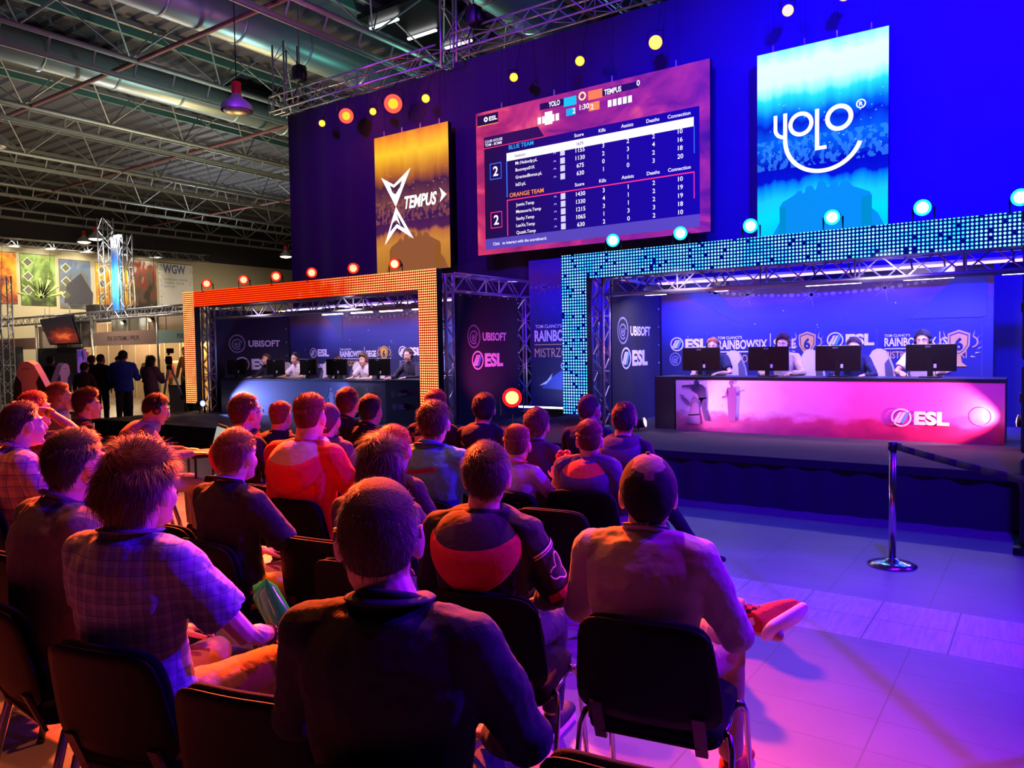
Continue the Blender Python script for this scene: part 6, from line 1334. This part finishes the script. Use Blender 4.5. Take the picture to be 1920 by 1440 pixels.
for loc, c, p in (((-24.6, 15.6, 2.9), (1, .66, .25), 520), ((-21.3, 15.6, 2.9), (1, .66, .25), 480), ((-29, 15.2, 2.9), (1, .7, .4), 200), ((-33.5, 14.5, 2.9), (1, .7, .4), 200), ((-24.5, 12.4, 4.2), (1, .85, .75), 260), ((-29.5, 11.5, 4.2), (1, .8, .65), 220)): point(loc, c, p, .15)
for k, (x0, z0, y0) in enumerate(((-25.6, 2.82, 13.75), (-23.9, 2.86, 13.75), (-30.0, 2.75, 13.3), (-33.5, 2.7, 13.1))):
    par((x0, y0, z0), (.3, -1, -.6), 'ffd080', 'ffe8b0', 5, 'small warm clip lamp above the stalls, %s from the right' % ('third', 'second', 'fourth', 'fifth')[k], .07, .14, 'clip lamps above the stalls')
# towers and trusses around the stalls
truss((-25.43, 13.2, 3.18), (-25.43, 13.2, 6.22), .34, 'tall upright truss tower above the stalls, left of the pair'); truss((-24.25, 13.2, 3.18), (-24.25, 13.2, 5.58), .30, 'tall upright truss tower above the stalls, right of the pair')
truss((-27.9, 11.1, 0), (-27.9, 11.1, 4.35), .34, 'upright truss tower at the far left edge'); truss((-36, 13.2, 3.05), (-25.2, 13.2, 3.05), .26, 'horizontal truss above the left stalls'); truss((-25.1, 13.2, 3.05), (-18.8, 13.2, 3.05), .26, 'horizontal truss from the tower pair to the orange frame')
R_ = thing('tower_banner', 'tall blue banner with white letters between the truss towers', 'banner', (-25.12, 13.15, 3.12), rad(14))
t = NT('blue_banner'); co, x, y, z = t.coord('Generated'); n_ = t.n('TexNoise', {'Vector': co, 'Scale': 3.0, 'Detail': 5}).outputs['Fac']
q = B(); q.box((.28, 0, 1.25), (.42, .04, 2.5), t.base(t.ramp(t.math('ADD', t.math('MULTIPLY', z, .6), t.math('MULTIPLY', n_, .5)), [(.2, '1848a0'), (.45, '3898e0'), (.6, '1858b0'), (.75, '0c1430'), (1, '080c18')]), .5)); q.build('cloth', R_); q = B(); q.text('INSUM', (.46, -.03, 2.42), V((0, 0, -1)), XA, .24, PW, w=.0001+.55, bold=.02) if False else q.text('VNSUM', (.08, -.03, 2.1), XA, ZA, .34, PW, w=.40, bold=.02); q.build('lettering', R_)
q = B(); q.box((0, 0, 0), (.3, .12, .06), mat('ffffff', emit=9)); tag(q.build('flood_lamp', loc=(-24.28, 13.0, 5.5)), 'small white flood lamp on the right truss tower', 'flood lamp'); point((-25.1, 12.7, 5.3), (.9, .95, 1), 40, .1)
# hall banners high on the far wall
def hall_banner(y0, y1, z0, z1, stops, lab, deco=None, sc=3.0):
    t = NT('hall_banner_print'); co, x, y, z = t.coord('Generated'); n_ = t.n('TexNoise', {'Vector': co, 'Scale': sc, 'Detail': 7, 'Distortion': 1.2}).outputs['Fac']
    m = t.base(t.ramp(t.math('ADD', t.math('MULTIPLY', n_, .8), t.math('MULTIPLY', z, .25)), stops), .7)
    r = thing('hall_banner', lab, 'banner', (-44.98, (y0+y1)/2, z0), 0); w = y1-y0
    q = B(); q.box((0, 0, (z1-z0)/2), (.04, w, z1-z0), m); q.build('cloth', r)
    if deco: q = B(); deco(q, w, z1-z0); q.build('print', r)
    q = B(); q.tube([(0, -w/2, z1-z0), (0, w/2, z1-z0)], .03, ALU, 6); q.build('rail', r)
def diam(q, w, h):
    for k in range(3):
        for s_, m_ in ((.28, mat('d8d8b0')), (.22, mat('5a5a48'))): q.prism([(0, -s_), (s_, 0), (0, s_), (-s_, 0)], (.025+(.01 if s_ < .25 else 0), -w/2+.35, h-.45-.75*k), YA, ZA, .004, m_)
def house(q, w, h): diam(q, w, h); q.prism([(-.75, .3), (-.6, 1.3), (.2, 2.0), (.85, .9), (.8, .3)], (.03, .1, 0), YA, ZA, .004, mat('3a3844'))
def leaf(q, w, h):
    diam(q, w, h)
    for k in range(7): a = .3+k*.42; q.prism([(-.06, .3), (1.3*cos(a), .3+1.1*sin(a)), (1.15*cos(a+.12), .3+1.1*sin(a+.12)), (.06, .3)], (.03, .1, .1), YA, ZA, .004, mat('a8c078'))
def wgw(q, w, h):
    q.text('WGW', (.03, -.85, 2.1), YA, ZA, .52, mat('5a6a90'), w=1.5, bold=.03)
    for k, s_ in enumerate(('WARSAW GAMES', 'WEEK 2018', 'EXPO XXI')): q.text(s_, (.03, -.8, 1.65-.22*k), YA, ZA, .12, mat('8a8a90'), w=(1.6, 1.3, .7)[k])
    for i in range(60):
        a = random.random()*6.28; yy = random.choice((-1, 1))*random.uniform(.9, 1.1); zz = random.uniform(.1, 2.6); q.prism([(0, 0), (.08*cos(a), .08*sin(a)), (.05*cos(a+1), .05*sin(a+1))], (.03, yy, zz), YA, ZA, .003, mat(random.choice(('d04050', '303040', '6080c0'))))
hall_banner(15.4, 18.55, 4.55, 7.25, [(.3, '5a2010'), (.45, 'b04818'), (.6, 'e0a020'), (.75, 'a03010')], 'orange fiery banner, leftmost on the hall wall')
hall_banner(18.75, 20.5, 4.5, 7.25, [(.35, '2a3018'), (.5, '5a7030'), (.62, '90b060'), (.8, '706828')], 'green banner with diamond marks on the hall wall', leaf)
hall_banner(20.7, 22.4, 4.4, 7.1, [(.35, '3a3a40'), (.5, '6a6a68'), (.62, '5870a0'), (.8, '8a8878')], 'grey blue banner with a dark house on the hall wall', house)
hall_banner(22.7, 24.6, 4.35, 7.1, [(.35, '8a3010'), (.5, 'd09018'), (.65, 'e0c030'), (.8, 'b07018')], 'yellow orange banner partly behind the truss tower', diam)
hall_banner(24.75, 26.35, 4.6, 7.45, [(.35, '3a2c24'), (.5, '6a5040'), (.6, '9a3028'), (.72, 'b8b0a0')], 'battle scene banner with red flag on the hall wall')
hall_banner(26.5, 28.8, 4.7, 7.4, [(.2, 'd8d4d0'), (.8, 'e8e4e0')], 'white banner with large letters, rightmost on the hall wall', wgw)
for i, yy in enumerate((16.2, 17.8, 19.6, 21.6, 23.6, 25.6)): spot((-43.2, yy, 7.7), (-45, yy, 6.3), (1, .95, .7), 260, 80, .8, .1)
truss((-43.6, 14.5, 7.55), (-43.6, 29.0, 7.75), .4, 'long horizontal truss above the hall banners')
# raised black block beneath the banners
q = B(); q.box((0, 0, 0), (1.0, 6.0, 1.3), mat('14121a', .8)); tag(q.build('black_screen_wall', loc=(-43.5, 24.6, 3.9)), 'black panel wall below the banners behind the tower', 'panel wall')
